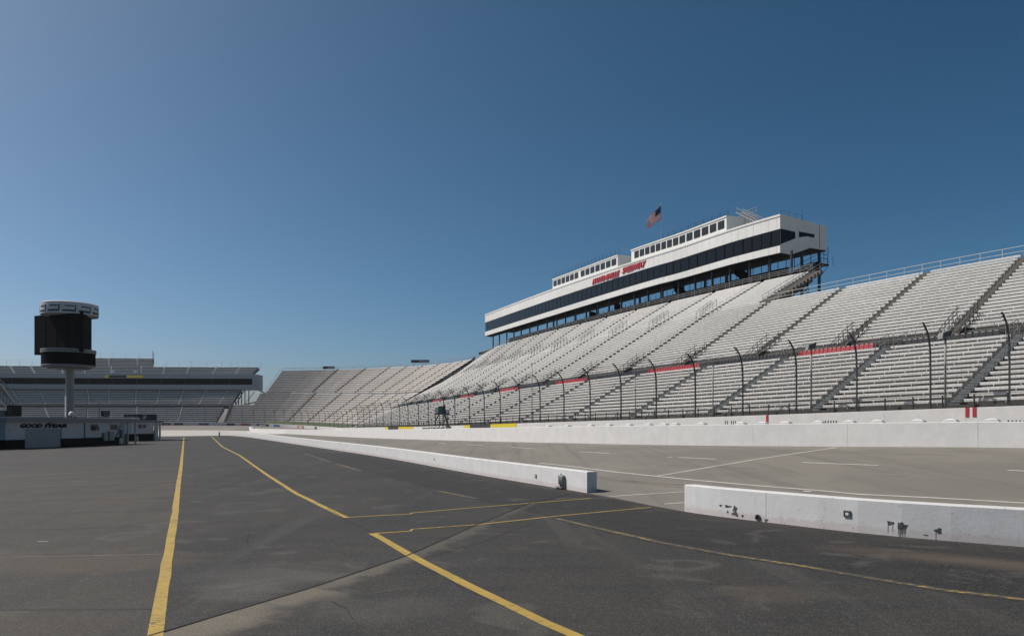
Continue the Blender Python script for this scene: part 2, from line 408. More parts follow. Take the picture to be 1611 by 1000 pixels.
def yline_mat(name, lo, hi):
    m = bpy.data.materials.new(name); m.use_nodes = True; t = NT(m); b = m.node_tree.nodes['Principled BSDF']
    p = t.pos(); n = t.noise(t.mapping(p, .4, (1,2.2,1)), 5, 6, .75, .4); big = t.noise(p, .35, 2, .5)
    c = t.mix(t.ramp(t.noise(p, 2, 4, .6), .3, .7), (.40,.275,.05), (.33,.22,.045))
    c = t.mix(t.ramp(t.math('ADD', n, t.math('MULTIPLY', t.math('SUBTRACT', big, .5), .35)), lo, hi), c, (.06,.055,.045))
    t.put(b.inputs['Base Color'], c); b.inputs['Roughness'].default_value = .7
    return m
M['jdark'] = mat('tar_joint', (.016,.016,.018), .8, col2=(.034,.032,.030), scale=4)
M['yline'] = yline_mat('yellow_line_paint', .55, .68)
M['yworn'] = yline_mat('worn_yellow_line_paint', .38, .50)

g = MB(); g.quad((-900,-400,-.03),(900,-400,-.03),(900,1400,-.03),(-900,1400,-.03))
struct('ground', g, M['apron'])
g = MB()
pts = [q for q in N.Q if q.y < 178]
ring = [(q.x, q.y, 0) for q in pts] + [(-72,168,0),(-78,163,0),(-92,160,0),(-110,160,0),(-180,160,0),(-260,120,0),(-260,-40,0),(60,-40,0),(60,-3,0)]
g.poly(ring); struct('asphalt_paddock', g, M['asphalt'])

def ribbon(name, A, B, ua, ub, nv, zfun, mt):
    mb = MB(); nu = len(ua)
    for i in range(nu):
        a = A.at(ua[i]); b = B.at(ub[i])
        for j in range(nv+1):
            p = a.lerp(b, j/nv); mb.v.append((p.x, p.y, zfun(a, b, j/nv, p)))
    for i in range(nu-1):
        for j in range(nv):
            k = i*(nv+1)+j; mb.f.append((k, k+1, k+nv+2, k+nv+1)); mb.m.append(0)
    o = struct(name, mb, mt)
    o.data.polygons.foreach_set('use_smooth', [True]*len(o.data.polygons)); return o
def lens(C, ctrl):   # arc position of each control point
    out = []
    for c in ctrl: out.append(min(range(len(C.Q)), key=lambda i: (C.Q[i].x-c.x)**2+(C.Q[i].y-c.y)**2))
    return out
def interp_list(L, n):
    out = []
    for a, b in zip(L, L[1:]):
        out += [a+(b-a)*k/n for k in range(n)]
    return out+[L[-1]]
nN = lens(N, [Npts[i] for i in (0,1,3,5,7,8,9,10,11,12,13)])
nF = lens(Fc, [Fpts[i] for i in (0,1,2,3,4,5,6,7,8,9)] + [Vector((-60,203,0))])
nN = [float(a) for a in nN]; nF = [float(a) for a in nF]
pr_ob = ribbon('pit_road', N, Fc, interp_list(nN, 10), interp_list(nF, 10), 24, lambda a,b,v,p: G(p.x,p.y)-.004 if 0<v<1 else (-.004 if v==0 else b.z-.004), M['pitroad'])
oF = list(range(0, len(Fc.Q)-1, 3))
def nearO(p):
    return O.off + min(range(0, len(O.Q)), key=lambda i: (O.Q[i].x-p.x)**2+(O.Q[i].y-p.y)**2)
oO = [nearO(Fc.Q[i]) for i in oF]
for i in range(1, len(oO)): oO[i] = max(oO[i], oO[i-1])
ribbon('race_track', Fc, O, oF, oO, 8, lambda a,b,v,p: a.z-.03 + ((zt(nearO(b))-1.35)-a.z+.03)*v, M['track'])
# grass bank behind the outer wall in the turn, and bare strip along the straight
def bank(name, s0, s1, d1, dz, mt):
    mb = MB(); s = s0; fr = []
    while s <= s1: fr.append(s); s += 2
    for a, b in zip(fr, fr[1:]):
        mb.quad(O.P(a, .2, zt(a)-.12), O.P(b, .2, zt(b)-.12), O.P(b, d1, zt(b)+dz), O.P(a, d1, zt(a)+dz))
    return struct(name, mb, mt)
bank('grass_bank', 244, 360, 7, 1.3, M['grass'])
bank('walkway', -38, 244, 3, -.1, M['step'])

from mathutils.bvhtree import BVHTree
_bvh = BVHTree.FromPolygons([v.co[:] for v in pr_ob.data.vertices], [tuple(p.vertices) for p in pr_ob.data.polygons])
def hitroad(px, py):
    d = Vector(((px-CX)/F, 1, (YH-py)/F)).normalized(); h = _bvh.ray_cast(Vector((0,0,H)), d)
    return h[0] if h[0] else G0(px, py, .5)
def onroad(x, y):
    h = _bvh.ray_cast(Vector((x, y, 20)), Vector((0,0,-1))); return h[0].z if h[0] else G(x, y)
# ------------------------------------------------------------------ painted lines
def gline(pts, w, z=.004, zf=None, sub=1):
    mb = MB(); P = []
    for a, b in zip(pts, pts[1:]):
        n = max(1, int((b-a).length/sub))
        for k in range(n): P.append(a.lerp(b, k/n))
    P.append(pts[-1]); L = []; R = []
    for i, p in enumerate(P):
        t = (P[min(i+1, len(P)-1)]-P[max(i-1, 0)]); t.z = 0; t.normalize(); n = Vector((t.y,-t.x,0))
        ww = w/2*(1+.10*noise.noise(p*1.7)); o = n*(.02*noise.noise(p*.9+Vector((3,1,0))))
        a = p+n*ww+o; b = p-n*ww+o; R.append((a.x,a.y,(zf(a.x,a.y)+.008) if zf else z)); L.append((b.x,b.y,(zf(b.x,b.y)+.008) if zf else z))
    for i in range(len(P)-1): mb.quad(R[i], R[i+1], L[i+1], L[i])
    return mb
def gp(L): return [G0(x, y) for x, y in L]
def line(name, pts, w, mt, z=.004, **k): return struct(name, gline(pts, w, z, **k), mt)
line('yellow_line', [Vector((-3.45,7.2,0))]+gp([(244.5,1000),(252,949),(264.6,871),(275.2,809.7),(281,758.6),(284.3,738),(287,712),(289.2,688)]), .185, M['yline'])
line('yellow_line', gp([(333,686.5),(350,702.5),(377,716),(418,745),(465.6,775.6),(545,814)]), .18, M['yline'])
line('yellow_line', gp([(545,813.5),(646,808),(648,806.5),(750,797.8),(930,783.5)]), .10, M['yline'], .006)
line('yellow_line', gp([(590,838.6),(646,835),(648,832),(750,825),(880,811),(1024,797.6)]), .10, M['yline'], .006)
line('yellow_line', gp([(587,838.5),(644.4,872),(733.8,919),(808,955),(858,979),(907.6,1001),(1060,1066)]), .19, M['yline'], .004)
for L in ([(874,815),(960.6,835),(1040,853),(1150,873),(1264.5,890),(1330,902),(1385,911.6),(1480,927),(1565,937),(1680,950)],[(479,713),(520,726)],[(528,729),(567.7,740)],[(690,772),(750,784)]):
    line('pavement_joint', gp(L), .34, M['jdark'], .003); line('yellow_line', gp(L), .15, M['yworn'], .006)
M['crackdark'] = mat('crack_filler', (.010,.010,.010), .95, col2=(.03,.028,.026), scale=6)
line('pavement_crack', gp([(60,1060),(230,1001),(350,965.4),(486,925),(560,900)]), .030, M['crackdark'], .0085, sub=.25)
line('pavement_crack', gp([(560,900),(642.5,872.6),(700,847),(750,825)]), .040, M['crackdark'], .0085, sub=.25)
line('pavement_crack', gp([(750,825),(834,791),(903.5,775)]), .045, M['crackdark'], .0085, sub=.25)
line('pavement_crack', gp([(515,798),(545,818),(588,838)]), .022, M['crackdark'], .0085, sub=.2)
line('pavement_crack', gp([(384,820),(392,838),(388,852),(403,868)]), .014, M['crackdark'], .0085, sub=.12)
line('pavement_crack', gp([(520,945),(545,957),(556,975)]), .012, M['crackdark'], .0085, sub=.1)
line('pavement_crack', gp([(640,880),(760,940),(870,985),(940,1015)]), .010, M['crackdark'], .0035, sub=.15)
line('pavement_crack', gp([(876,806),(760,852),(660,880)]), .020, M['crackdark'], .0035, sub=.2)
# faint joints across the left bay
M['jlight'] = mat('pale_joint', (.16,.16,.155), .8, col2=(.075,.07,.062), scale=4)
M['jyel'] = mat('faded_yellow_joint', (.15,.115,.06), .8, col2=(.085,.075,.055), scale=3)
for y0, y1, w, mt in ((958,957,.06,'jdark'),(876,871,.03,'jlight'),(834,827,.04,'jdark'),(809,802,.04,'jdark'),(790,783,.035,'jdark'),(776,769,.05,'jdark'),(766,756,.07,'jyel'),(749,736,.10,'jyel'),(732,724,.10,'jdark'),(720,716,.12,'jdark')):
    a = G0(-60, y0+ (y0-y1)*.2); x1 = 245 + (1000-y1)*.14 if y1 > 760 else 280; b = G0(min(x1, 279), y1)
    line('pavement_joint', [a, b], w*1.8, M[mt], .003, sub=.7)
line('pavement_joint', [G0(59,851.2), G0(76,851)], .05, M['whiteline'], .003)
line('pavement_joint', gp([(288,729),(330,730),(420,731)]), .06, M['jdark'], .003)
line('pavement_joint', gp([(560,818),(596,838)]), .03, M['jdark'], .003)
# markings on the pit road, following its slope
def pline(px, w): return line('white_line', [hitroad(*q) for q in px], w, M['whiteline'], zf=onroad, sub=.4)
M['whiteline'] = mat('white_road_line', (.72,.72,.69), .7, col2=(.50,.48,.44), scale=2.5)
pline([(849,728),(896,733),(968,742),(1100,755.4),(1196,764),(1349.5,777),(1611,791),(1700,796)], .11)
for a in ([(1585,739.3),(1660,743)],[(1261,727),(1382.5,731.7)],[(1067,719),(1126.6,722)],[(1050,718.3),(1058,718.7)],[(911,710.3),(959,712.7)],[(804,703.2),(841,705.5)],[(735,699),(760,700.3)],[(690,697),(702,697.6)],[(1142,767.5),(1151,768.2)],[(1264,772),(1276,773)]):
    pline(a, .12)
pline([(1316,703.6),(1190,722),(1050,745.8),(1035,748)], .12)
pline([(958,780.7),(1079,772.8)], .09); pline([(1045,792.6),(1090,789)], .09)
# dark marks of tyres on the pit road
M['rubber'] = mat('rubber_mark', (.11,.10,.085), .8, col2=(.17,.155,.125), scale=2)
for L, w in (([(925,748),(1000,757),(1100,764)], .35), ([(930,752),(1090,768)], .15), ([(1380,748),(1425,748.5)], .12), ([(1150,703),(1300,711),(1500,716)], .12), ([(1040,731),(1190,737)], .12)):
    line('tyre_mark', [hitroad(*q) for q in L], w, M['rubber'], zf=lambda x,y: onroad(x,y)-.004, sub=.4)

# ------------------------------------------------------------------ concrete walls
def wall(root, C, s0, s1, thick, zb, ztop, panel, mt, chamfer=.02, gap=.012, name='wall_panel', stag=0.0, side=1):
    """panels along curve C; face on the left of travel direction at d=0, thickness to d=thick"""
    out = []
    J = [s0]+sorted(j for j in panel if s0+.5 < j < s1-.5)+[s1] if isinstance(panel, list) else None
    if J is None:
        J = [s0]
        while J[-1] < s1-.05: J.append(min(s1, J[-1]+panel))
    for s, e in zip(J, J[1:]):
        mb = MB(); fr = []; n = max(2, int((e-s)/.5))
        a, b = s+gap/2, e-gap/2
        for k in range(n+1):
            t = a+(b-a)*k/n; z0, z1 = zb(t), ztop(t)
            fr.append([C.P(t, side*d, z) for d, z in ((0,z0-.15),(0,z1-chamfer),(chamfer,z1),(thick-chamfer,z1),(thick,z1-chamfer),(thick,z0-.15))])
        mb.sweep(fr); o = mb.build(name, mt, root); out.append(o)
    # grout behind the joints keeps light out
    mb = MB(); fr = []; n = max(2, int((s1-s0)/.5))
    for k in range(n+1):
        t = s0+.02+(s1-s0-.04)*k/n; z0, z1 = zb(t), ztop(t)
        fr.append([C.P(t, side*d, z) for d, z in ((.05,z0-.15),(.05,z1-.05),(thick-.05,z1-.05),(thick-.05,z0-.15))])
    mb.sweep(fr); mb.build('joint_core', M['dgrey'], root)
    return out
zero = lambda t: 0.0
sN = lambda px: N.s_at(px)
n_gapL, n_gapR = sN(923), sN(1080)
# which way does N run: index grows towards the distance, so its right side (+d) is the pit road
w1 = empty('concrete_wall'); tag(w1, 'low white concrete wall stained with black paint splats, right of the gap', 'wall')
wall(w1, N, 0, n_gapR, .42, zero, lambda t: .80, [N.s_at(1199), N.s_at(1199)-9, N.s_at(1199)-18], M['nearwall'])
w2 = empty('concrete_wall'); tag(w2, 'long low white concrete wall running away from the gap into the distance', 'wall')
zn = table([(n_gapL, .80), (n_gapL+60, .82), (n_gapL+120, .9), (N.len(), .7)])
wall(w2, N, n_gapL, N.len()-2, .42, zero, zn, [N.s_at(p) for p in (850.6,756,666,600,561,530,505,484,465,450,437,425,415,405,396,388,380,372,365,358,352)], M['nearwall'])
zFb = lambda t: Fc.at(t).z
htop = table([(0,1.15),(Fc.s_at(1611),1.155),(Fc.s_at(1346),1.227),(Fc.s_at(1082),1.3),(Fc.s_at(740),1.3),(Fc.s_at(460),1.25),(Fc.s_at(400),1.2)])
w3 = empty('concrete_wall'); tag(w3, 'taller white concrete wall between the pit road and the race track', 'wall')
wall(w3, Fc, 0, Fc.s_at(392), .45, zFb, lambda t: zFb(t)+htop(t), [Fc.s_at(p) for p in (1534,1334,1182,1050,950,877,814,768.5,729,696,668,644,622,602,585,569,554,540,528,516,505,495,485,475,466,457,448,440,432,424,416,408,400)] , M['farwall'])
w4 = empty('concrete_wall'); tag(w4, 'white outer track wall under the curved catch fence posts', 'wall')
wall(w4, O, -40, O.off+O.len()-3, .35, lambda t: zt(t)-1.5, zt, 6.2, M['outwall'], gap=.01)

# black paint splats on the near wall : drips, rings
def on_wall(C, px, z, off=-.006, side=1): return C.P(C.s_at(px), off, z)
M['splat'] = mat('black_paint_splat', (.03,.032,.03), .7, col2=(.10,.105,.10), scale=18)
def splat(root, C, px, z, rx, rz, drips=0, seed=0):
    s0 = C.s_at(px); mb = MB(); r = random.Random(seed); ring = []
    for k in range(18):
        a = 2*math.pi*k/18; q = 1+.28*math.sin(3*a+seed)+.18*r.uniform(-1,1)
        ring.append(C.P(s0-rx*q*math.cos(a), -.004, z+rz*q*math.sin(a)))
    mb.poly(ring)
    for k in range(drips):
        x = (k/(max(1,drips-1))-.5)*1.3*rx; L = r.uniform(.10,.26); w = .006
        mb.quad(C.P(s0-x-w,-.005,z), C.P(s0-x+w,-.005,z), C.P(s0-x+w*.6,-.005,z-rz-L), C.P(s0-x-w*.6,-.005,z-rz-L))
    mb.build('paint_stain', M['splat'], root)
def wz(px, py):      # height on the near wall for a picture row
    q = N.P(N.s_at(px), 0); return H-(py-YH)/F*q.y
for i, (px, py, rx, rz, dr) in enumerate(((1133,794.5,.03,.03,0),(1140,796,.07,.035,0),(1152,798.5,.04,.05,0),(1148,804.5,.018,.04,0),(1159.5,808,.065,.06,0),(1162,802.5,.04,.045,0),(1168.5,811,.025,.035,0),
        (1407,822,.05,.045,2),(1413,826,.07,.05,5),(1421,828,.06,.07,4),(1420,823,.03,.03,0),(1467,834.5,.045,.06,1),(1454,841,.03,.012,0),(1199,818,.035,.04,0))):
    splat(w1, N, px, wz(px, py), rx*1.6, rz*1.0, dr, i)
for i, (px, py) in enumerate(((535,697),(684,722),(593,706),(844,749))):
    splat(w2, N, px, wz(px, py), .07 if i < 3 else .04, .08 if i<3 else .03, 0, 40+i)
def wall_outlet(root, px, py, w, h):
    s0 = N.s_at(px); z = wz(px, py); mb = MB()
    def bx(a, b, c, d, o0, o1): mb.hexa([N.P(s0-a,o0,c), N.P(s0-b,o0,c), N.P(s0-b,o1,c), N.P(s0-a,o1,c), N.P(s0-a,o0,d), N.P(s0-b,o0,d), N.P(s0-b,o1,d), N.P(s0-a,o1,d)])
    t = .022
    bx(-w,w,z+h-t,z+h,-.03,.0); bx(-w,w,z-h,z-h+t,-.03,.0); bx(-w,-w+t,z-h+t,z+h-t,-.03,.0); bx(w-t,w,z-h+t,z+h-t,-.03,.0)
    f = mb.build('outlet_box', M['dgrey'], root)
    mb = MB(); bx(-w+t,w-t,z-h+t,z+h-t,-.012,-.001); mb.build('outlet_plate', M['tape'], f)
    mb = MB(); bx(-w*.45,w*.45,z-h*.45,z+h*.35,-.028,-.012); mb.build('outlet_cover', M['white'], f)
wall_outlet(w1, 1333, 807.5, .085, .075)
wall_outlet(w2, 843, 748.5, .07, .07)

# hoses and pipe fitting against the end of the long low wall
fit = empty('pipe_fitting')
tag(fit, 'grey pipe fitting and hose stub standing against the wall end beside the gap', 'fitting')
s_f = N.s_at(885)
def NP(ds, d, z): return N.P(s_f-ds, d, z)
mb = MB(); mb.tube([NP(-.02,-.10,.06), NP(-.02,-.10,.62)], .05, 10); mb.build('stand_pipe', M['tape'], fit, True)
mb = MB(); mb.tube([NP(-.16,-.09,.18), NP(-.17,-.09,.52), NP(-.15,-.07,.56)], .04, 8); mb.build('hose_stub', M['tape'], fit, True)
mb = MB(); mb.tube([NP(.14,-.10,.10), NP(.14,-.10,.48), NP(.13,-.08,.56)], .075, 10); mb.build('meter_can', M['polegrey'], fit, True)
mb = MB()
mb.tube([NP(-.24,-.16,.05), NP(.26,-.16,.05)], .055, 8); mb.tube([NP(-.22,-.24,.03), NP(.0,-.24,.03)], .04, 8)
mb.build('base_pipe', M['dgrey'], fit, True)
# small drain lump at the joint of the right wall, near its foot
dr = empty('drain_pipe'); tag(dr, 'round dark drain pipe mouth at the foot of the wall joint', 'drain pipe')
s_d = N.s_at(1198.5); zc = .10; mb = MB(); ring = []
mb.tube([N.P(s_d,-.03,zc), N.P(s_d,.0,zc)], .085, 14); mb.build('pipe_mouth', M['splat'], dr)
mb = MB(); mb.tube([N.P(s_d,-.036,zc+.01), N.P(s_d,-.030,zc+.01)], .05, 12); mb.build('pipe_hole', M['black'], dr)

# rounded caps on the pit road wall
hx = [1560,1494,1438,1381,1331,1282,1234,1196,1160,1100,1057,1040,1015,985,955,925,890,860]
for i, px in enumerate(hx):
    s0 = Fc.s_at(px); z0 = zFb(s0)+htop(s0); fr = []
    for d in (.03, .10, .34, .42):
        ring = []; hh = .17 if .05 < d < .4 else .12
        for u, v in ((-.34,0),(-.30,.35),(-.12,.9),(.10,1.0),(.26,.75),(.33,.30),(.34,0)):
            ring.append(Fc.P(s0-u, d, z0-.01+hh*v))
        fr.append(ring)
    mb = MB(); mb.sweep(fr); o = mb.build('rounded_block', M['farwall'])
    nm = ['rightmost','second from the right','third from the right','fourth from the right','fifth from the right','sixth from the right','seventh from the right','eighth from the right','ninth from the right','tenth from the right','eleventh from the right','twelfth from the right','thirteenth from the right','fourteenth from the right','fourth from the left','third from the left','second from the left','leftmost'][i]
    tag(o, 'small rounded white block on the pit road wall, '+nm+' in its row', 'wall block', 'rounded blocks on the pit road wall')

# ------------------------------------------------------------------ catch fence
posts_px = [1740,1589,1460,1347,1251,1167,1093,1030,975,927,886,848.6,816,786,760.5,737,714.5,697,673,657,641,627.6,614.5,602,591.5,580.6,571.7,562,553.6,546,538,531,525,518,511.8,501.5,493,485,474.5,462,446.6,432,416,399,380.6,363,342,322,302,282,262,242,222]
fence = empty('catch_fence'); tag(fence, 'tall dark catch fence with posts curving inward over the track wall', 'fence')
prof = [(.17,0),(.17,3.4),(.14,4.4),(.0,5.2),(-.28,5.85),(-.72,6.35),(-1.02,6.55)]
sp_last = None; s_posts = []
for px in posts_px:
    lo = -39 if sp_last is None else sp_last+2
    s = O.s_at(px, 0, lo, O.off+O.len()-4); s_posts.append(s); sp_last = s
s_posts = [s_posts[0]-30, s_posts[0]-22, s_posts[0]-14, s_posts[0]-7] + s_posts
for s in s_posts:
    mb = MB(); w = .048
    fr = [[O.P(s-w, d-.06, zt(s)+h), O.P(s+w, d-.06, zt(s)+h), O.P(s+w, d+.06, zt(s)+h+.03), O.P(s-w, d+.06, zt(s)+h+.03)] for d, h in prof]
    mb.sweep(fr)
    for d, h in prof[:-1]:        # cable clamps
        for q in (0, .45):
            if d > .1: mb.hexa([O.P(s+a, b, zt(s)+h+q+c) for c in (0,.12) for a, b in ((-w-.03,d-.12),(w+.03,d-.12),(w+.03,d-.07),(-w-.03,d-.07))])
    for h in (5.0, 5.35, 5.7, 6.0, 6.25, 6.45):
        dd = -.05-(h-5)*.62 if h > 5.3 else .03
        mb.hexa([O.P(s+a, dd+b, zt(s)+h+c) for c in (0,.07) for a, b in ((-w-.02,-.09),(w+.02,-.09),(w+.02,-.03),(-w-.02,-.03))])
    mb.build('post', M['post'], fence)
    pr = fence.children[-1]
mb = MB()
sfr = []; s = s_posts[0]
while s < s_posts[-1]: sfr.append(s); s += 3
wires = [(.06,h) for h in (.4,.8,1.2,1.6,2.0,2.4,2.8,3.2,3.6)] + [(.02,4.2),(-.05,4.8),(-.2,5.4),(-.45,5.85),(-.85,6.3)]
for d, h in wires: mb.tube([O.P(s, d, zt(s)+h) for s in sfr], .009, 3, False)
mb.build('cable', M['wire'], fence)
mb = MB(); s = s_posts[0]
while s < 215:
    mb.tube([O.P(s, d, zt(s)+h) for d, h in ((.06,.02),(.06,3.6),(-.05,4.8),(-.45,5.85),(-.95,6.4))], .0055, 3, False); s += .33
mb.build('wire_mesh', M['wire'], fence)

# ------------------------------------------------------------------ grandstands
def srange(s0, s1, step):
    n = max(1, int(math.ceil((s1-s0)/step))); return [s0+(s1-s0)*k/n for k in range(n+1)]
def tier(root, C, s0, s1, d0, z0, d1, z1, n, aisles, aw, bm, benches, bh=.20, bd=.30, stairs=True, stepm=None, step_s=4.0, edge=.25, rail=True, rail_h=.95, skipfn=None, rm=None, deck_extra=.0, lip=.30):
    """stepped deck + benches; z0,z1 functions of s for the first and last row walking level + seat"""
    dd = (d1-d0)/(n-1)
    def zr(s, i): return z0(s) + (z1(s)-z0(s))*i/(n-1)      # seat top of row i
    # deck
    mb = MB(); S = srange(s0, s1, step_s)
    for a, b in zip(S, S[1:]):
        for i in range(n):
            da = d0+i*dd-dd*.25; db = da+dd
            za, zb = zr(a,i)-.42, zr(b,i)-.42
            mb.quad(C.P(a,da,za), C.P(b,da,zb), C.P(b,db,zb), C.P(a,db,za))
            zna = zr(a,i+1)-.42 if i < n-1 else za-.0; znb = zr(b,i+1)-.42 if i < n-1 else zb
            if i < n-1: mb.quad(C.P(a,db,za), C.P(b,db,zb), C.P(b,db,znb), C.P(a,db,zna))
    # closing ends
    for s in (s0, s1):
        pts = []
        for i in range(n):
            da = d0+i*dd-dd*.25; pts += [C.P(s,da,zr(s,i)-.42), C.P(s,da+dd,zr(s,i)-.42)]
        pts += [C.P(s, d0+(n)*dd, zr(s,n-1)-1.6), C.P(s, d0, zr(s,0)-1.4)]
        mb.poly(pts)
    a_ = srange(s0, s1, step_s)
    for a, b in zip(a_, a_[1:]):
        mb.quad(C.P(a,d0-dd*.25,zr(a,0)-.42), C.P(b,d0-dd*.25,zr(b,0)-.42), C.P(b,d0-dd*.25,zr(b,0)-1.0-deck_extra), C.P(a,d0-dd*.25,zr(a,0)-1.0-deck_extra))
    mb.build('deck', rm or M['riser'], root)
    # benches between aisles
    ed = [s0+.1] + sorted(aisles) + [s1-.1]
    for bi, (a, b) in enumerate(zip(ed, ed[1:])):
        sa = a + (aw/2 if bi > 0 else 0); sb = b - (aw/2 if bi < len(ed)-2 else 0)
        if sb-sa < 1: continue
        for i in range(n):
            if skipfn and skipfn(sa, sb, i): continue
            benches.append((C, sa, sb, d0+i*dd, lambda s, i=i: zr(s, i), bh, bd, bm))
    # stairs in the aisles
    if stairs:
        for a in aisles:
            mb = MB()
            for i in range(n):
                for k in range(2):
                    dk = d0+i*dd-dd*.25+k*dd/2; z = zr(a,i)-.42+(.5*k)*(zr(a,1)-zr(a,0))
                    h = (zr(a,1)-zr(a,0))/2
                    mb.hexa([C.P(a+u, v, w_) for w_ in (z-.05, z+h*.55) for u, v in ((-aw*.32,dk+.03),(aw*.32,dk+.03),(aw*.32,dk+dd/2),(-aw*.32,dk+dd/2))])
            st = mb.build('stairway', stepm or M['step'], root)
            if rail:
                mb = MB(); i = 0
                while i < n-1:
                    j = min(n-1, i+1)
                    p = [C.P(a, d0+i*dd, zr(a,i)-.42), C.P(a, d0+i*dd, zr(a,i)-.42+rail_h), C.P(a, d0+j*dd+.1, zr(a,j)-.42+rail_h), C.P(a, d0+j*dd+.1, zr(a,j)-.42)]
                    mb.tube(p, .028, 4); i += 2
                mb.build('handrail', M['rail'], st)
def bench_mesh(mb, C, sa, sb, d, zf, bh, bd):
    fr = []
    for s in srange(sa, sb, 5.0):
        z = zf(s)
        fr.append([C.P(s, d+a, z+b) for a, b in ((0,-bh),(-.015,-.03),(.02,0),(bd,0),(bd,-.04),(.06,-.05),(.05,-bh))])
    mb.sweep(fr)
def emit_benches(root, benches, keep, legs=True):
    """the benches that show largest become parts; the rest one part"""
    def sc(b):
        C, sa, sb, d, zf, *_ = b; q = C.P((sa+sb)/2, d); x = CX+F*q.x/max(q.y,1)
        qa = C.P(sa, d); xa = CX+F*qa.x/max(qa.y,1); qb = C.P(sb, d); xb = CX+F*qb.x/max(qb.y,1)
        if q.y < 5: return 0
        vis = max(0, min(1611, max(xa,xb)) - max(0, min(xa,xb)))
        return vis/q.y
    order = sorted(benches, key=sc, reverse=True)
    for b in order[:keep]:
        mb = MB(); bench_mesh(mb, *b[:7])
        if legs:
            C, sa, sb, d, zf = b[:5]; s = sa+.7
            while s < sb:
                mb.hexa([C.P(s+u, d+v, zf(s)+w_) for w_ in (-.42,-.02) for u, v in ((-.03,.04),(.03,.04),(.03,.20),(-.03,.20))])
                # bright bracket
                mb.hexa([C.P(s+u, d+v, zf(s)+w_) for w_ in (-.33,-.19) for u, v in ((-.035,-.02),(.035,-.02),(.035,.04),(-.035,.04))])
                s += 1.9
        mb.build('bench', b[7], root)
    if order[keep:]:
        mb = MB()
        for b in order[keep:]: bench_mesh(mb, *b[:7])
        tag(mb.build('benches', order[-1][7], root), kind='stuff')
def guard(root, C, S, d, zf, h, bars=2, r=.03, mt=None, name='guard_rail', post_h=None, pr=None):
    mb = MB()
    for s in S: mb.tube([C.P(s, d, zf(s)-.05), C.P(s, d, zf(s)+(post_h or h))], pr or r, 4)
    fs = srange(S[0], S[-1], 4)
    for k in range(bars):
        hh = h*(1-k*.42/max(1,bars-1)*1.2) if bars > 1 else h
        mb.tube([C.P(s, d, zf(s)+hh) for s in fs], r, 4)
    return mb.build(name, mt or M['rail'], root)

zA = lambda s: zt(s)+.75
zB = table([(-40,10.9),(11,10.4),(36,10.02),(77,9.42),(109,9.15),(156,8.6),(215,8.3),(240,7.5)])
zC = lambda s: zB(s)+1.55
zD = table([(-40,21.2),(18,20.8),(55,20.4),(110,20.1),(200,19.2),(218,18.6),(240,17.0)])
zE = table([(58,26.3),(84,26.5),(112,26.9),(136,27.2),(161,27.7),(205,28.0),(222,26.6),(240,23.9)])
MS1 = 240.0
low_a = [-26,-13.5,-1,11.5,23.5,36,49,62.5,77,91,105,119,133,147,161,175,189,203,217,230]
up_a = [-20,-7,5.5,18,30,42.5,55.5,69.5,84,98,112,126,140,154,168,182,196,210,224]
stand = empty('grandstand'); tag(stand, 'long white grandstand with tiered bench rows beneath the press box', 'grandstand')
ben = []
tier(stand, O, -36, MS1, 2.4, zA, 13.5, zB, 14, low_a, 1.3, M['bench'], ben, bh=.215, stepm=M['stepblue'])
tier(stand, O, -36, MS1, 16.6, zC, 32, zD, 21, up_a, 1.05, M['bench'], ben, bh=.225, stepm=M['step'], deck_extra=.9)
zD2 = lambda s: zD(s)+.45
tier(stand, O, 58, MS1, 32.9, zD2, 43.5, zE, 15, [a for a in up_a if a > 60], 1.05, M['bench'], ben, bh=.225, stepm=M['step'], stairs=True)
emit_benches(stand, ben, 100)
# concourse floor and the row of single seats
mb = MB()
S = srange(-36, MS1, 4)
for a, b in zip(S, S[1:]): mb.quad(O.P(a,13.9,zB(a)-.40), O.P(b,13.9,zB(b)-.40), O.P(b,16.6,zB(b)-.40), O.P(a,16.6,zB(a)-.40))
mb.build('concourse', M['step'], stand)
eds = low_a
red_blocks = {(23.5,36),(49,62.5),(77,91),(105,119),(133,147),(161,175),(-1,-1)}
for k, (a, b) in enumerate(zip(low_a, low_a[1:])):
    if a < -14: continue
    red = (a, b) in red_blocks
    mb = MB(); s = a+2.2
    while s < b-1.1:
        z = zB(s)+.06; w = .24
        mb.hexa([O.P(s+u, 14.35+v, z+q) for q in (.0,.06) for u, v in ((-w,-.2),(w,-.2),(w,.25),(-w,.25))])
        # curved back
        mb.hexa([O.P(s+u, 14.35+v, z+q) for q, vv in ((.06,0),(.52,.10)) for u, v in ((-w,.20+vv),(w,.20+vv),(w,.26+vv),(-w,.26+vv))])
        mb.hexa([O.P(s+u, 14.35+v, z+q) for q, vv in ((.52,.10),(.60,.13)) for u, v in ((-w*.7,.20+vv),(w*.7,.20+vv),(w*.7,.26+vv),(-w*.7,.26+vv))])
        s += .56
    o = mb.build('seat_row', M['redseat'] if red else M['blackseat'], stand)
    o['label'] = 'row of red single seats' if red else 'row of black single seats'
# front edge board under the seats, guard rails
guard(stand, O, [s for s in srange(-36, MS1, 2.4)], 15.9, lambda s: zB(s)+.35, 1.15, 2, .03, M['rail'])
guard(stand, O, [s for s in srange(-36, MS1, 2.3)], 1.3, lambda s: zt(s)-.1, 1.15, 2, .035, M['darkrail'], pr=.06)
guard(stand, O, srange(-36, 57, 2.6), 32.9, lambda s: zD(s), 1.1, 2, .03, M['whiterail'])
guard(stand, O, srange(58, MS1, 2.6), 44.3, lambda s: zE(s), 1.2, 3, .04, M['rail'])
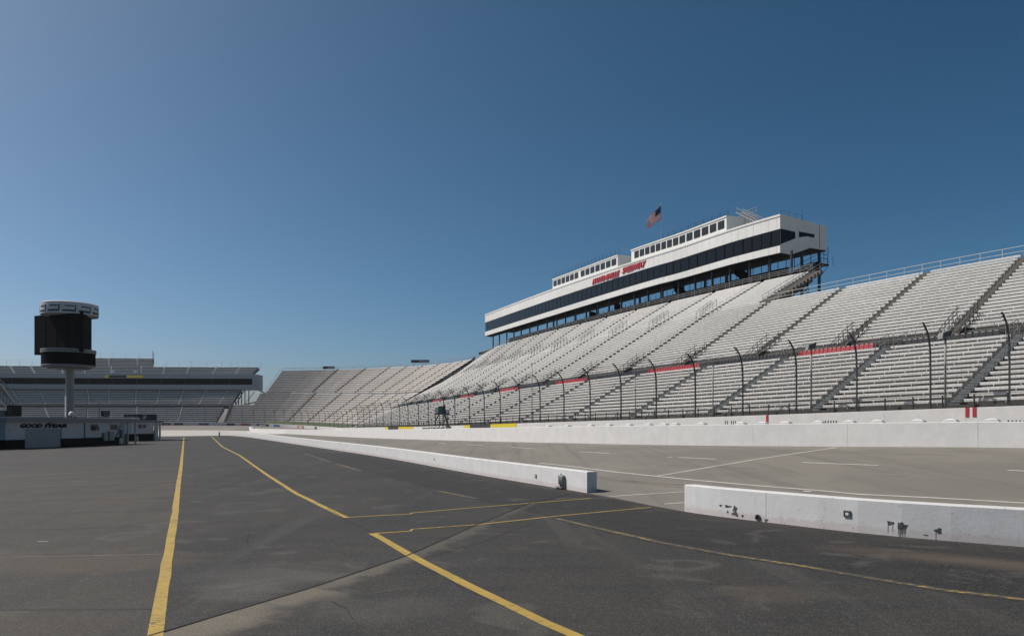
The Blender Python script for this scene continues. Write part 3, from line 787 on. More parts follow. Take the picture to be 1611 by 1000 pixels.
# entry landings at the top of the lower aisles : side rails and dark opening
for a in low_a:
    if a < -14: continue
    for u0 in (6.3,):
        pass
    mb = MB()
    for u in (-1.0, 1.0):
        p0 = O.P(a+u, 13.6, zB(a)-.4); 
        for k in range(4):
            mb.tube([O.P(a+u, 13.5+k*.8, zB(a)-.4+.25*k), O.P(a+u, 13.5+k*.8, zB(a)+.75+.25*k)], .035, 4)
        for hh in (.35,.75,1.15): mb.tube([O.P(a+u, 13.5, zB(a)-.4+hh), O.P(a+u, 15.9, zB(a)+.35+hh)], .03, 4)
    mb.build('entry_rail', M['rail'], stand)
for a in up_a:
    if a < -8: continue
    mb = MB()                                   # stair up from the concourse with dark side panels
    for k in range(6):
        z = zB(a)-.4+k*.26; mb.hexa([O.P(a+u, v, q) for q in (z-.1, z+.16) for u, v in ((-.8,14.9+k*.34),(.8,14.9+k*.34),(.8,15.3+k*.34),(-.8,15.3+k*.34))])
    st = mb.build('stairway', M['step'], stand)
    mb = MB()
    for u in (-.95, .95):
        for hh in (.45, .95, 1.35): mb.tube([O.P(a+u, 14.8, zB(a)-.4+hh), O.P(a+u, 17.6, zB(a)+1.55+hh), O.P(a+u, 19.2, zC(a)+.9+hh)], .035, 4)
        for k in range(6): 
            mb.tube([O.P(a+u, 14.8+k*.8, zB(a)-.5+k*.6), O.P(a+u, 14.8+k*.8, zB(a)+.95+k*.6)], .035, 4)
    mb.build('handrail', M['darkrail'], st)
    mb = MB()
    for u in (-.97,):                           # mesh panel on the far side of the stair
        mb.hexa([O.P(a+u+e, d, z) for z0_, z1_ in ((0,0),) for d, z, e in ((15.2,zB(a)+.1,0),(18.8,zC(a)+.2,0),(18.8,zC(a)+.2,.04),(15.2,zB(a)+.1,.04),(15.2,zB(a)+.95,0),(18.8,zC(a)+1.15,0),(18.8,zC(a)+1.15,.04),(15.2,zB(a)+.95,.04))])
    mb.build('side_panel', M['step'], st)
# rail clusters part way up the top tier
for a in [x for x in up_a if x > 60]:
    mb = MB()
    for k in range(5):
        d = 30.2+k*.75; z = zD(a)-.8+k*.5
        for u in (-.8, .8): mb.tube([O.P(a+u, d, z-.3), O.P(a+u, d, z+1.0)], .04, 4)
    for u in (-.8, .8):
        for hh in (.6, 1.0): mb.tube([O.P(a+u, 30.2, zD(a)-.8+hh), O.P(a+u, 33.2, zD(a)+1.2+hh)], .035, 4)
    mb.build('entry_rail', M['rail'], stand)
# dark closing wall of the top tier's near end, with stair up to the press box
mb = MB()
mb.poly([O.P(57.7,32.6,zD(58)-.6), O.P(57.7,44,zE(58)-.3), O.P(57.7,44,zE(58)-1.6), O.P(57.7,33,zD(58)-2.2)])
for k in range(15):
    d = 33+k*.76; z = zD(58)+.2+k*(zE(58)-zD(58))/15
    mb.hexa([O.P(s, dd, q) for q in (z-.5, z+.05) for s, dd in ((55.9,d),(57.5,d),(57.5,d+.5),(55.9,d+.5))])
st = mb.build('stairway', M['step'], stand)
mb = MB()
for u in (55.8, 57.6):
    for k in range(9):
        d = 33+k*1.3; z = zD(58)+.2+(d-33)/11.4*(zE(58)-zD(58)); mb.tube([O.P(u, d, z-.4), O.P(u, d, z+1.1)], .035, 4)
    for hh in (.6, 1.1): mb.tube([O.P(u, 33, zD(58)+.2+hh), O.P(u, 44.4, zE(58)+.2+hh)], .035, 4)
mb.build('handrail', M['rail'], st)
mb = MB()                                       # steel frame under that stair
for d in (34, 38, 42):
    z = zD(58)+(d-33)/11.4*(zE(58)-zD(58))-.6; mb.tube([O.P(57, d, z-12), O.P(57, d, z)], .16, 4)
mb.tube([O.P(57, 34, zD(58)-3), O.P(57, 42, zD(58)+3)], .1, 4); mb.tube([O.P(57, 42, zD(58)-3), O.P(57, 34, zD(58)+.2)], .1, 4)
mb.build('support_frame', M['steel'], stand)
recentre(stand, O.P(100, 2, 0))

# ------------------------------------------------------------------ press box above the stand
box = empty('press_box'); tag(box, 'white press box building with a long dark window band on steel columns', 'press box')
DB = 47.0
sR, sL = O.s_at(1228, DB, 20, 120), O.s_at(763, DB, 120, 260)
ZT = table([(sR,37.65),(84,38.0),(101,38.1),(127,39.0),(166,40.2),(230,41.7)])
KB = table([(sR,1),(107,1),(166,1.15),(230,1.2)])
def ZS(z): return lambda s: ZT(s) + (z-37.7)*KB(s) if z < 37.7 else z + ZT(s)-37.7
def sweepbox(name, prof, s0, s1, mt, root, step=5.0):
    mb = MB(); fr = [[O.P(s, d, ZS(z)(s)) for d, z in prof] for s in srange(s0, s1, step)]
    mb.sweep(fr); return mb.build(name, mt, root)
sweepbox('upper_fascia', [(DB,35.4),(DB,37.7),(58,36.9),(58,35.4)], sR, sL, M['white'], box)
sweepbox('roof_edge', [(DB-.12,37.5),(DB-.12,37.85),(58.1,37.05),(58.1,36.8),(DB+.05,37.702)], sR-.1, sL+.1, M['white'], box)
sweepbox('lower_fascia', [(DB,31.4),(DB,32.6),(50.8,34.0),(54.0,35.4),(58,35.4),(58,32.9),(54,32.9),(49.5,31.3)], sR, sL, M['white'], box)
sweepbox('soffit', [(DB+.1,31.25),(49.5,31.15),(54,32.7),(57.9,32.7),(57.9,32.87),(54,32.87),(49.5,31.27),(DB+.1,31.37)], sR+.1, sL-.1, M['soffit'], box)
sweepbox('window_core', [(DB+.30,32.75),(DB+.30,35.39),(53.5,35.39),(50.2,33.9)], sR+.06, sL-.2, M['glass'], box)
mb = MB(); s = sR+1.1
while s < sL:
    for z0_, z1_ in ((35.45, 37.45), (31.45, 32.55)):
        mb.hexa([O.P(s+u, d, ZS(z)(s)) for z in (z0_, z1_) for u, d in ((-.02,DB-.008),(.02,DB-.008),(.02,DB+.01),(-.02,DB+.01))])
    s += 2.25
mb.build('panel_seam', mat('seam_grey', (.42,.42,.41), .7), box)
npan = 58
for k in range(npan):
    a = sR + (sL-sR)*k/npan; b = sR+(sL-sR)*(k+1)/npan
    g_ = .10 if k % 3 else .16
    mb = MB(); mb.hexa([O.P(s, d, ZS(z)(s)) for z in (32.62,35.38) for s, d in ((a+g_,DB+.10),(b-g_,DB+.10),(b-g_,DB+.16),(a+g_,DB+.16))])
    mb.build('window', M['glass'], box)
# window openings on the near end wall
mb = MB(); mb.hexa([O.P(s, d, z) for s in (sR-.03, sR-.001) for d, z in ((DB+.05,32.75),(50.5,34.1),(50.5,35.2),(DB+.05,35.38))])
mb.build('end_window', M['glass'], box)
mb = MB(); mb.poly([O.P(sR-.03, d, z) for d, z in ((51.3,34.35),(53.2,35.0-.25),(55,34.7),(55,35.3),(51.3,35.38))]); mb.build('end_window', M['glass'], box)
mb = MB(); mb.hexa([O.P(s, d, z) for s in (sR-.05, sR-.001) for d, z in ((56.2,33.1),(56.28,33.1),(56.28,37.1),(56.2,37.1))]); mb.build('panel_joint', M['dgrey'], box)
mb = MB()
mb.poly([O.P(sR-.004, d, z) for d, z in ((DB,31.4),(49.5,31.3),(53.5,33.2),(58,33.2),(58,36.9),(DB,37.65))])
mb.build('end_wall', M['white'], box)
# columns
cpx = [1245.5,1211.5,1179.4,1149.5,1121,1094,1067.6,1043,1020,998.6,978,958,940.6,922.4,906,889.6,876,860.6,846,833.4,820,808.4,797.4,786,775.6]
for px in cpx:
    s = O.s_at(px, 48.2, 20, 260); mb = MB()
    z0 = (zE(s)-1.0) if s > 60 else 15
    mb.hexa([O.P(s+u, 48.2+v, z) for z in (z0, ZS(31.6)(s)) for u, v in ((-.16,-.18),(.16,-.18),(.16,.18),(-.16,.18))])
    mb.build('column', M['steel'], box)
for i, px in enumerate([1289,1256.5] + [1245-34*k for k in range(1, 12)]):
    s = O.s_at(px, 56.8, 20, 260) if i else O.s_at(1289, 56.8, 20, 120)
    if i == 1: s = sR+1.2; dd = 53
    else: dd = 56.8
    if s < sR: s = sR+.6
    mb = MB(); z0 = 15 if i < 2 else 26
    mb.hexa([O.P(s+u, dd+v, z) for z in (z0, ZS(33.1)(s)) for u, v in ((-.22,-.2),(.22,-.2),(.22,.2),(-.22,.2))])
    mb.build('column', M['steel'], box)
# walkway with railing behind the top tier, dark from below
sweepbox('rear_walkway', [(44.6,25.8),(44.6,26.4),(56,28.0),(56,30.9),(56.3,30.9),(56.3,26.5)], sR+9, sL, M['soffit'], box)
mb = MB()
for s in srange(sR+3, sL, 2.5): mb.tube([O.P(s,56.6,28.5), O.P(s,56.6,33.0)], .07, 4)
for hh in (1.7, 2.3): mb.tube([O.P(s,56.6,28.5+hh) for s in srange(sR+3, sL, 5)], .05, 4)
mb.build('walkway_rail', M['steel'], box)
# stair towers hanging under the box (dark zig zags)
for px in (925, 965, 1060, 1160):
    s = O.s_at(px, 52, 20, 260); mb = MB()
    mb.hexa([O.P(s+u, d, z) for z0_, z1_ in ((27.2,31.8),(28.5,33.2)) for d, u, z in ((54,-3.5,z0_),(54,3.5,z1_),(55.6,3.5,z1_),(55.6,-3.5,z0_))])
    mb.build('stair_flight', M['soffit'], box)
# outside stair at the near end
mb = MB()
p0 = [(54,28.2),(60,30.4)]
mb.hexa([O.P(s, d, z) for z_ in (0,) for s, d, z in ((sR+.4,44,24.2),(sR+.4,56.5,29.2),(sR+2.6,56.5,29.2),(sR+2.6,44,24.2),(sR+.4,44,25.6),(sR+.4,56.5,30.9),(sR+2.6,56.5,30.9),(sR+2.6,44,25.6))])
mb.hexa([O.P(s, d, z) for z in (30.2,30.45) for s, d in ((sR-.2,56.3),(sR-.2,58.4),(sR+2.8,58.4),(sR+2.8,56.3))])
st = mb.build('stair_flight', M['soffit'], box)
mb = MB()
for hh in (.8, 1.5): mb.tube([O.P(sR+.3,50,27.6+hh), O.P(sR+.3,56.4,30.7+hh), O.P(sR+.3,58.4,30.6+hh)], .05, 4)
for d, z in ((56.4,30.6),(58.4,30.6),(57.4,30.6)): mb.tube([O.P(sR+.1,d,z), O.P(sR+.1,d,z+3.0)], .05, 4)
for k in range(8): mb.tube([O.P(sR+.3,50+k*1.4,27.4+k*.43), O.P(sR+.3,50+k*1.4,29.1+k*.43)], .04, 4)
mb.build('handrail', M['steel'], st)
# diagonal braces
mb = MB(); mb.tube([O.P(sR+1,49,24.5), O.P(sR+1,56.8,22.6)], .12, 4); mb.tube([O.P(sR+1,49,27), O.P(sR+1,56.8,29.9)], .1, 4); mb.tube([O.P(sR+1,56.8,27.8), O.P(sR-.3,58.2,30.2)], .06, 4); mb.build('brace', M['steel'], box)
# rooftop suites
def suite(pxL, pxR, nw, split):
    a, b = O.s_at(pxR, DB+.35, 20, 260), O.s_at(pxL, DB+.35, 20, 260)
    dz = lambda s: ZT(s)-37.7
    mb = MB(); fr = [[O.P(s, d, z+dz(s)) for d, z in ((DB+.35,37.86),(DB+.35,40.6),(DB+6,40.6),(DB+6,37.86))] for s in srange(a, b, 5)]
    mb.sweep(fr); r = mb.build('rooftop_suite', M['suite'], box)
    mb = MB(); fr = [[O.P(s, d, z+dz(s)) for d, z in ((DB+.2,40.45),(DB+.2,40.7),(DB+6.1,40.7),(DB+6.1,40.601),(DB+.3,40.601))] for s in srange(a-.1, b+.1, 5)]
    mb.sweep(fr); mb.build('parapet', M['suite'], r)
    step = (b-a-.8)/(nw+.35)
    for k in range(nw):
        off = .35*step if k >= split else 0
        u = a+.4+k*step+off
        mb = MB(); mb.hexa([O.P(s, d, z+dz(s)) for z in (38.55,40.05) for s, d in ((u+.12*step,DB+.27),(u+.90*step,DB+.27),(u+.90*step,DB+.34),(u+.12*step,DB+.34))])
        mb.build('window', M['glass2'], r)
        mb = MB()
    return a, b, r
a1, b1, r1 = suite(869.5, 972, 13, 7)
a2, b2, r2 = suite(993, 1143.5, 14, 20)
def roofrail(s0, s1, d, z, h, step, r=.035, bars=2, root=box, mt=None):
    mb = MB()
    for s in srange(s0, s1, step): mb.tube([O.P(s,d,z+ZT(s)-37.7), O.P(s,d,z+h+ZT(s)-37.7)], r*1.3, 4)
    for k in range(bars): mb.tube([O.P(s,d,z+h*(1-k*.5)+ZT(s)-37.7) for s in srange(s0,s1,4)], r*.8, 3)
    return mb.build('roof_rail', mt or M['steel'], root)
roofrail(a1, b1, DB+.7, 40.7, 1.4, 2.1); roofrail(a1, b1, DB+5.6, 40.7, 1.2, 4)
roofrail(a2, a2+(b2-a2)*.62, DB+.7, 40.7, 1.0, 2.6)
roofrail(b1+.6, b1+34, DB+2.5, 37.85, 1.0, 2.2)
mb = MB(); mb.tube([O.P(sR+.4,DB+.6,38.6), O.P(sR+.4,DB+5.5,38.2)], .025, 4)
for k in range(4): mb.tube([O.P(sR+.4,DB+.6+k*1.6,37.3), O.P(sR+.4,DB+.6+k*1.6,38.6-k*.13)], .03, 4)
mb.tube([O.P(sR+.4,DB+5.5,37), O.P(sR+.4,DB+5.5,39.2)], .03, 4)
mb.build('roof_rail', M['steel'], box)
# rear roof room with stair, between and right of the suites
mb = MB(); fr = [[O.P(s, d, z) for d, z in ((DB+5,37.86),(DB+5,40.2),(DB+9,40.2),(DB+9,37.86))] for s in (b2, a1)]; mb.sweep(fr); mb.build('stair_room', M['step'], box)
mb = MB()
for u in (0, 1.4):
    mb.tube([O.P(a2-.8-u*.2, DB+2+u, 41.6), O.P(a2-7.5, DB+2+u, 38.2)], .14, 4); mb.tube([O.P(a2-.8, DB+2+u, 42.4), O.P(a2-7.8, DB+2+u, 39.0)], .06, 4)
    for k in range(8): mb.tube([O.P(a2-.8-k*.95, DB+2+u, 41.5-k*.48), O.P(a2-.8-k*.95, DB+2+u, 42.4-k*.48)], .04, 4)
for k in range(14): mb.hexa([O.P(a2-.9-k*.48+s, DB+2+d, 41.45-k*.245+z) for z in (0,.05) for s, d in ((0,0),(.3,0),(.3,1.4),(0,1.4))])
mb.build('roof_stair', M['rail'], box)
mb = MB()
for u in range(5): mb.tube([O.P(a2-.2-u*.9, DB+4.5, 37.85), O.P(a2-.2-u*.9, DB+4.5, 42.2)], .05, 4)
for hh in (39.2,40.8,41.6,42.2): mb.tube([O.P(a2+2, DB+4.5, hh), O.P(a2-4, DB+4.5, hh)], .04, 4)
mb.build('roof_rail', M['rail'], box)
# lettering
def text_on(name, body, C, s_start, d, z, height, root, mt, length=None, shear=.25, bold=.03, depth=.12, slope=0.0, zfun=None, sign=-1):
    cu = bpy.data.curves.new('t', 'FONT'); cu.body = body; cu.size = 1; cu.shear = shear; cu.offset = bold; cu.extrude = .05; cu.resolution_u = 3
    ob = bpy.data.objects.new('t', cu); col.objects.link(ob); dg = bpy.context.evaluated_depsgraph_get()
    me = bpy.data.meshes.new_from_object(ob.evaluated_get(dg)); bpy.data.objects.remove(ob); bpy.data.curves.remove(cu)
    xs = [v.co.x for v in me.vertices]; ys = [v.co.y for v in me.vertices]; x0, x1, y0, y1 = min(xs), max(xs), min(ys), max(ys)
    sy = height/(y1-y0); sx = (length/(x1-x0)) if length else sy
    for v in me.vertices:
        s = s_start + sign*(v.co.x-x0)*sx
        p = C.P(s, d-(v.co.z+.05)/.1*depth, (zfun(s) if zfun else z)+(v.co.y-y0)*sy); v.co = p
    me.name = name; me.materials.clear(); me.materials.append(mt)
    o = bpy.data.objects.new(name, me); col.objects.link(o)
    if root: o.parent = root
    return o
sa, sb = O.s_at(931.5, DB-.2, 20, 260), O.s_at(974, DB-.2, 20, 260)
text_on('lettering', 'MARTINSVILLE', O, sa, DB-.02, 0, 1.35, box, M['red'], sa-sb, .35, .035, .18, zfun=lambda s: ZS(35.62)(s))
sc_, sd_ = O.s_at(978.5, DB-.2, 20, 260), O.s_at(1015.5, DB-.2, 20, 260)
text_on('lettering', 'SPEEDWAY', O, sc_, DB-.02, 0, 1.35, box, M['red'], sc_-sd_, .35, .035, .18, zfun=lambda s: ZS(35.85)(s))
recentre(box, O.P(100, 47, 20))

# flag on the roof
fp = empty('flagpole'); tag(fp, 'thin flagpole on the press box roof', 'flagpole')
sF = O.s_at(1040, DB+3, 20, 260); bp_ = O.P(sF, DB+3, 0)
zk = lambda py: H+(YH-py)/F*bp_.y
mb = MB(); mb.tube([(bp_.x,bp_.y,37.9),(bp_.x,bp_.y,zk(322))], [.07,.04], 6); mb.build('pole', M['polegrey'], fp)
mb = MB(); mb.lathe(bp_.x, bp_.y, [(.02,zk(322)-.05),(.1,zk(322)+.02),(.1,zk(322)+.1),(.02,zk(322)+.18)], 8); mb.build('finial', M['yellow'], fp)
recentre(fp, (bp_.x, bp_.y, 37.9))
mb = MB(); nu, nv = 26, 26; pxm = F/bp_.y
gv = []
for i in range(nu+1):
    u = i/nu
    for j in range(nv+1):
        v = j/nv          # v=0 top
        # hoist from (1040,322) to (1040,346); fly end from (1017,341) to (1014,360)
        ax, ay = 1039.5, 323+22*v
        bx, by = 1019.5-3.5*v, 343+17.5*v
        x = ax+(bx-ax)*u; y = ay+(by-ay)*u + 1.6*math.sin(u*7+v*2.5)*u
        Yd = bp_.y + .55*math.sin(u*8+v*3)*u
        gv.append(((x-CX)/F*bp_.y, Yd, H+(YH-y)/F*bp_.y))
mb.v = gv
for i in range(nu):
    for j in range(nv):
        k = i*(nv+1)+j; mb.f.append((k, k+nv+1, k+nv+2, k+1))
        stripe = int(j/nv*13); mb.m.append(2 if (i < nu*.42 and stripe < 7) else (0 if stripe % 2 == 0 else 1))
fl = mb.build('flag', [M['flagred'], M['flagwhite'], M['flagblue']], None, True)
tag(fl, 'striped red and white flag with dark blue corner, blowing to the left', 'flag')
sol = fl.modifiers.new('t', 'SOLIDIFY'); sol.thickness = .02

# ------------------------------------------------------------------ stand round the turn
t0 = 239.5; t1 = O.s_at(443, 45, 300, 400)
tst = empty('grandstand'); tag(tst, 'bare bench grandstand curving round the far turn, two small boards on its top rail', 'grandstand')
TZ0 = table([(245,3.2),(300,3.6),(352,4.4)]); TZ1 = table([(240,14.0),(270,14.6),(300,15.6),(330,17.0),(360,18.5)])
TZ2 = lambda s: TZ1(s)+1.2
TZ3 = table([(240,26.6),(270,27.6),(300,29.0),(330,30.6),(360,31.5)])
ben = []
ta = [262,279,296,311,324,337]
tq = O.s_at(409, 25, t1-6, 420); tq = max(tq, t1+1.5)
tier(tst, O, t1, tq, 7, TZ0, 25, TZ1, 13, [], 1.1, M['bench_far'], ben, bh=.52, bd=.6, step_s=5, rail=False, rm=M['riser2'])
tier(tst, O, tq, O.s_at(352,7,t1,430), 7, TZ0, 17.5, lambda s: 12.4, 8, [tq+8], 1.1, M['bench_far'], ben, bh=.52, bd=.6, step_s=5, rail=False, rm=M['riser2'])
tier(tst, O, t0, t1, 7, TZ0, 25, TZ1, 13, ta+[350], 1.1, M['bench_far'], ben, bh=.52, bd=.6, step_s=5, rail=False, rm=M['riser2'])
tier(tst, O, t0, t1, 26.8, TZ2, 45, TZ3, 13, [254,270,287,303,317,329,341,352], 1.0, M['bench_far'], ben, bh=.52, bd=.6, step_s=5, rail=False, rm=M['riser2'])
emit_benches(tst, ben, 100, False)
guard(tst, O, srange(t0, t1, 3), 46, TZ3, 1.5, 3, .05, M['rail'])
guard(tst, O, srange(t0, t1, 3), 26, lambda s: TZ1(s), 1.0, 2, .04, M['rail'])
mb = MB()
mb.poly([O.P(t0-.2, d, z) for d, z in ((6.5,1.5),(6.5,2.9),(25,TZ1(t0)),(45,TZ3(t0)),(46,TZ3(t0)+1.2),(46,TZ3(t0)-3),(25,TZ1(t0)-3))])
mb.build('end_frame', M['darkrail'], tst)
mb = MB()
for s in (t1+.3,):
    for hh in (.8, 1.6): mb.tube([O.P(s, 27+k*2, TZ2(s)+(TZ3(s)-TZ2(s))*k/9+hh) for k in range(10)], .05, 4)
    for k in range(10): mb.tube([O.P(s, 27+k*2, TZ2(s)+(TZ3(s)-TZ2(s))*k/9-.5), O.P(s, 27+k*2, TZ2(s)+(TZ3(s)-TZ2(s))*k/9+1.6)], .05, 4)
mb.build('end_rail', M['rail'], tst)
recentre(tst, O.P(300, 8, 0))
for (px, wpx, hpx, lab) in ((517.5,17,4.2,'long thin dark board above the middle of the turn grandstand'),(661,15,4.5,'shorter dark board near the right end of the turn grandstand top')):
    s = O.s_at(px, 46, 240, t1); q = O.P(s, 46, 0); zc = H+(YH-(578 if px < 600 else 568))/F*q.y
    b = empty('sign_board'); tag(b, lab, 'sign board'); w = wpx/F*q.y/2/max(.35, abs(O.tan(s).x*1.0)); w = min(w, 4.2); h = hpx/F*q.y/2
    mb = MB(); mb.box(q.x-w, q.x+w, q.y, q.y+.3, zc-h, zc+h); mb.build('panel', M['boarddark'], b)
    mb = MB(); mb.box(q.x-w*.15, q.x+w*.9, q.y-.05, q.y-.002, zc-h*.45, zc+h*.45); mb.build('pale_strip', M['polegrey'], b)
    mb = MB()
    for u in (-.7,.7): mb.tube([(q.x+w*u, q.y+.2, TZ3(s)-.2), (q.x+w*u, q.y+.2, zc-h)], .09, 4)
    mb.build('leg', M['darkrail'], b); recentre(b, (q.x, q.y, TZ3(s)))

# ------------------------------------------------------------------ far left double deck stand
L = Curve([Vector(p) for p in ((-104,362,0),(-117,373,0),(-128,379,0),(-138.3,381,0),(-152,380.5,0),(-166,379,0),(-183.6,373,0),(-203.5,361.4,0),(-219,347.7,0),(-227,338,0),(-240,320,0),(-250,302,0))], 4)
def Ls(px, d=0): return L.s_at(px, d)
ls = empty('grandstand'); tag(ls, 'shaded double deck grandstand with a dark glazed suite band, far left', 'grandstand')
def LZ(z, s): return H+(z-H)*min(1.0, L.at(s).y/381)
cz = lambda z: (lambda s: LZ(z, s))
ben = []
s_r = Ls(356); s_l = L.len()-1
pxa = [345,283,205,170,133,92,45,10]
def zz(y, Y): return H+(YH-y)/F*Y
def als(xs, d, lo): return sorted([L.s_at(x, d) for x in xs if L.s_at(x, d) > lo+2 and L.s_at(x, d) < s_l-2])
sm = L.s_at(366, 20)
tier(ls, L, L.s_at(340,3), s_l, 3, cz(3.9), 15, cz(11.2), 8, als([283,215,138,75,20],10,L.s_at(340,3)), .95, M['bench_far'], ben, bh=.44, bd=.6, step_s=6, rail=False, rm=M['riser3'], stepm=M['suite'])
tier(ls, L, sm, s_l, 17.5, cz(12.8), 34, cz(21.6), 10, als([350,318,284,248,214,172,140,68,27],24,sm), .95, M['bench_far'], ben, bh=.44, bd=.6, step_s=6, rail=False, rm=M['riser3'], stepm=M['suite'])
sBx = L.s_at(398, 31)
tier(ls, L, sBx+.5, s_l, 33.5, cz(30.3), 42, cz(34.2), 5, als([375,338,295,258,222,176,133,98,52,20],38,sBx), .95, M['bench_far'], ben, bh=.44, bd=.6, step_s=6, rail=False, rm=M['riser3'], stepm=M['suite'])
su, sv = L.s_at(240,44), L.s_at(118,44)
tier(ls, L, su, sv, 43.5, cz(35.0), 52, cz(39.6), 6, als([216,172],44,su), .95, M['bench_far'], ben, bh=.44, bd=.6, step_s=6, rail=False, rm=M['riser3'], stepm=M['suite'])
emit_benches(ls, ben, 60, False)
def lsweep(name, prof, s0, s1, mt, root, step=6):
    mb = MB(); mb.sweep([[L.P(s, d, LZ(z, s)) for d, z in prof] for s in srange(s0, s1, step)]); return mb.build(name, mt, root)
M['lbox'] = mat('suite_fascia', (.24,.27,.30), .7, var=.08, scale=.2)
M['ldark'] = mat('suite_glass', (.003,.003,.004), .9, spec=.03)
lsweep('upper_fascia', [(30,27.2),(30,29.7),(33.6,29.7),(44,29.7),(44,27.2)], sBx, s_l, M['lbox'], ls)
lsweep('window_band', [(30.6,23.9),(30.6,27.19),(44,27.19),(44,23.9)], sBx+.3, s_l, M['ldark'], ls)
lsweep('lower_fascia', [(30,21.2),(30,23.89),(44,23.89),(44,21.2)], sBx, s_l, M['lbox'], ls)
lsweep('end_wall', [(30,21.2),(30,29.7),(44,29.7),(44,21.2)], sBx-.5, sBx-.01, M['lbox'], ls)
mb = MB()
for s in srange(sBx-8, s_l, 9): mb.tube([L.P(s, 30.3, LZ(27.2,s)), L.P(s, 30.3, LZ(23.9,s))], .07, 4)
mb.build('window_mullion', M['dgrey'], ls)
def lrail(s0, s1, d, z, h, mt, r=.06, step=4.5):
    mb = MB()
    for s in srange(s0, s1, step): mb.tube([L.P(s,d,LZ(z,s)), L.P(s,d,LZ(z+h,s))], r, 3)
    for k in (1,.55,.1): mb.tube([L.P(s,d,LZ(z+h*k,s)) for s in srange(s0,s1,8)], r*.7, 3)
    mb.build('guard_rail', mt, ls)
lrail(sBx, su, 43.3, 34.0, 3.4, M['rail']); lrail(sv, s_l, 43.3, 34.0, 3.4, M['rail']); lrail(su, sv, 53, 39.5, 3.0, M['rail'])
mb = MB()
for s, d in ((su,43.5),(su,53)): mb.tube([L.P(s,d,33), L.P(s,d,42.5)], .12, 4)
mb.build('frame_post', M['darkrail'], ls)
lrail(sm, s_l, 17, 12.2, 1.2, M['darkrail'], .06)
lsweep('concourse_wall', [(15.6,10.6),(15.6,12.6),(17,12.6),(17,10.6)], sm, s_l, M['riser'], ls)
# columns, cross braces and stair at the near (right) end
for k, (d, a, b) in enumerate(((20,6,15),(25,6,17),(30,6,21.2),(36,6,21.2),(43,6,29))):
    mb = MB(); mb.tube([L.P(sm-1.2, d, a), L.P(sm-1.2, d, b)], .28, 4); mb.build('column', M['steel'], ls)
mb = MB()
mb.tube([L.P(sm-1,17,10.5), L.P(sm-1,36,21.5)], .3, 4); mb.tube([L.P(sm-1.5,20,8), L.P(sm-6,30,20)], .18, 4)
mb.tube([L.P(sm-3,26,13), L.P(sm-11,36,17)], .35, 4); mb.tube([L.P(sm-11,36,17), L.P(sm-6,38,21)], .35, 4)
mb.hexa([L.P(s, d, z) for z in (18.0,20.2) for s, d in ((sm-15,34),(sm-9,34),(sm-9,38),(sm-15,38))])
mb.tube([L.P(sm-14,36,10), L.P(sm-14,36,18)], .15, 4)
mb.build('stair_frame', M['steel'], ls)
lsweep('banner', [(29.9,27.5),(29.9,28.7),(29.99,28.7),(29.99,27.5)], L.s_at(225,30), L.s_at(199,30), M['yellow'], ls)
lsweep('banner', [(29.9,27.5),(29.9,28.7),(29.99,28.7),(29.99,27.5)], L.s_at(199,30), L.s_at(171,30), M['boarddark'], ls)
lsweep('banner', [(29.9,27.5),(29.9,28.7),(29.99,28.7),(29.99,27.5)], L.s_at(171,30), L.s_at(165,30), M['yellow'], ls)
for px in (177, 213):
    s = L.s_at(px, 33); mb = MB(); mb.hexa([L.P(s+u, v, LZ(z,s)) for z in (29.8,31.6) for u, v in ((-.8,33),(.8,33),(.8,34),(-.8,34))]); mb.build('white_post', M['white'], ls)
recentre(ls, L.P(60, 5, 0))
# second stand at the extreme left, seen end on
es = empty('grandstand'); tag(es, 'end of another stand at the left edge, pale sloping beam and steps', 'grandstand')
def Q(px, py, Y): return Vector(((px-CX)/F*Y, Y, H+(YH-py)/F*Y))
mb = MB(); mb.tube([Q(-30,598,300), Q(15,643,300)], .5, 4); mb.build('sloping_beam', M['roofedge'], es)
mb = MB()
for a, b in ((0,0),(2.5,0)):
    mb.tube([Q(-30,572,300)+Vector((0,a,0)), Q(2,605,300)+Vector((0,a,0)), Q(24,634,300)+Vector((0,a,0))], .25, 4)
mb.build('handrail', M['rail'], es)
mb = MB()
mb.hexa([Q(-40,575,300), Q(23,636,300), Q(23,636,303), Q(-40,575,303), Q(-40,562,300), Q(-2,600,300), Q(-2,600,303), Q(-40,562,303)])
mb.build('deck', M['riser'], es)
mb = MB()
for k in range(9): mb.tube([Q(-20+k*5,592+k*5,300), Q(-20+k*5,600+k*5+6,300)], .15, 4)
mb.build('frame', M['darkrail'], es)
mb = MB(); mb.hexa([Q(-40,603,302), Q(-2,603,302), Q(-2,603,312), Q(-40,603,312), Q(-40,588,302), Q(2,588,302), Q(2,588,312), Q(-40,588,312)]); mb.build('end_wall', M['lbox'], es)
mb = MB()
for k in range(6): mb.tube([Q(-40,640+k*4,298-k), Q(16-k*1.0,645+k*3,298-k)], .22, 4)
mb.build('benches', M['bench_far'], es)
recentre(es, Q(-10,667,300))

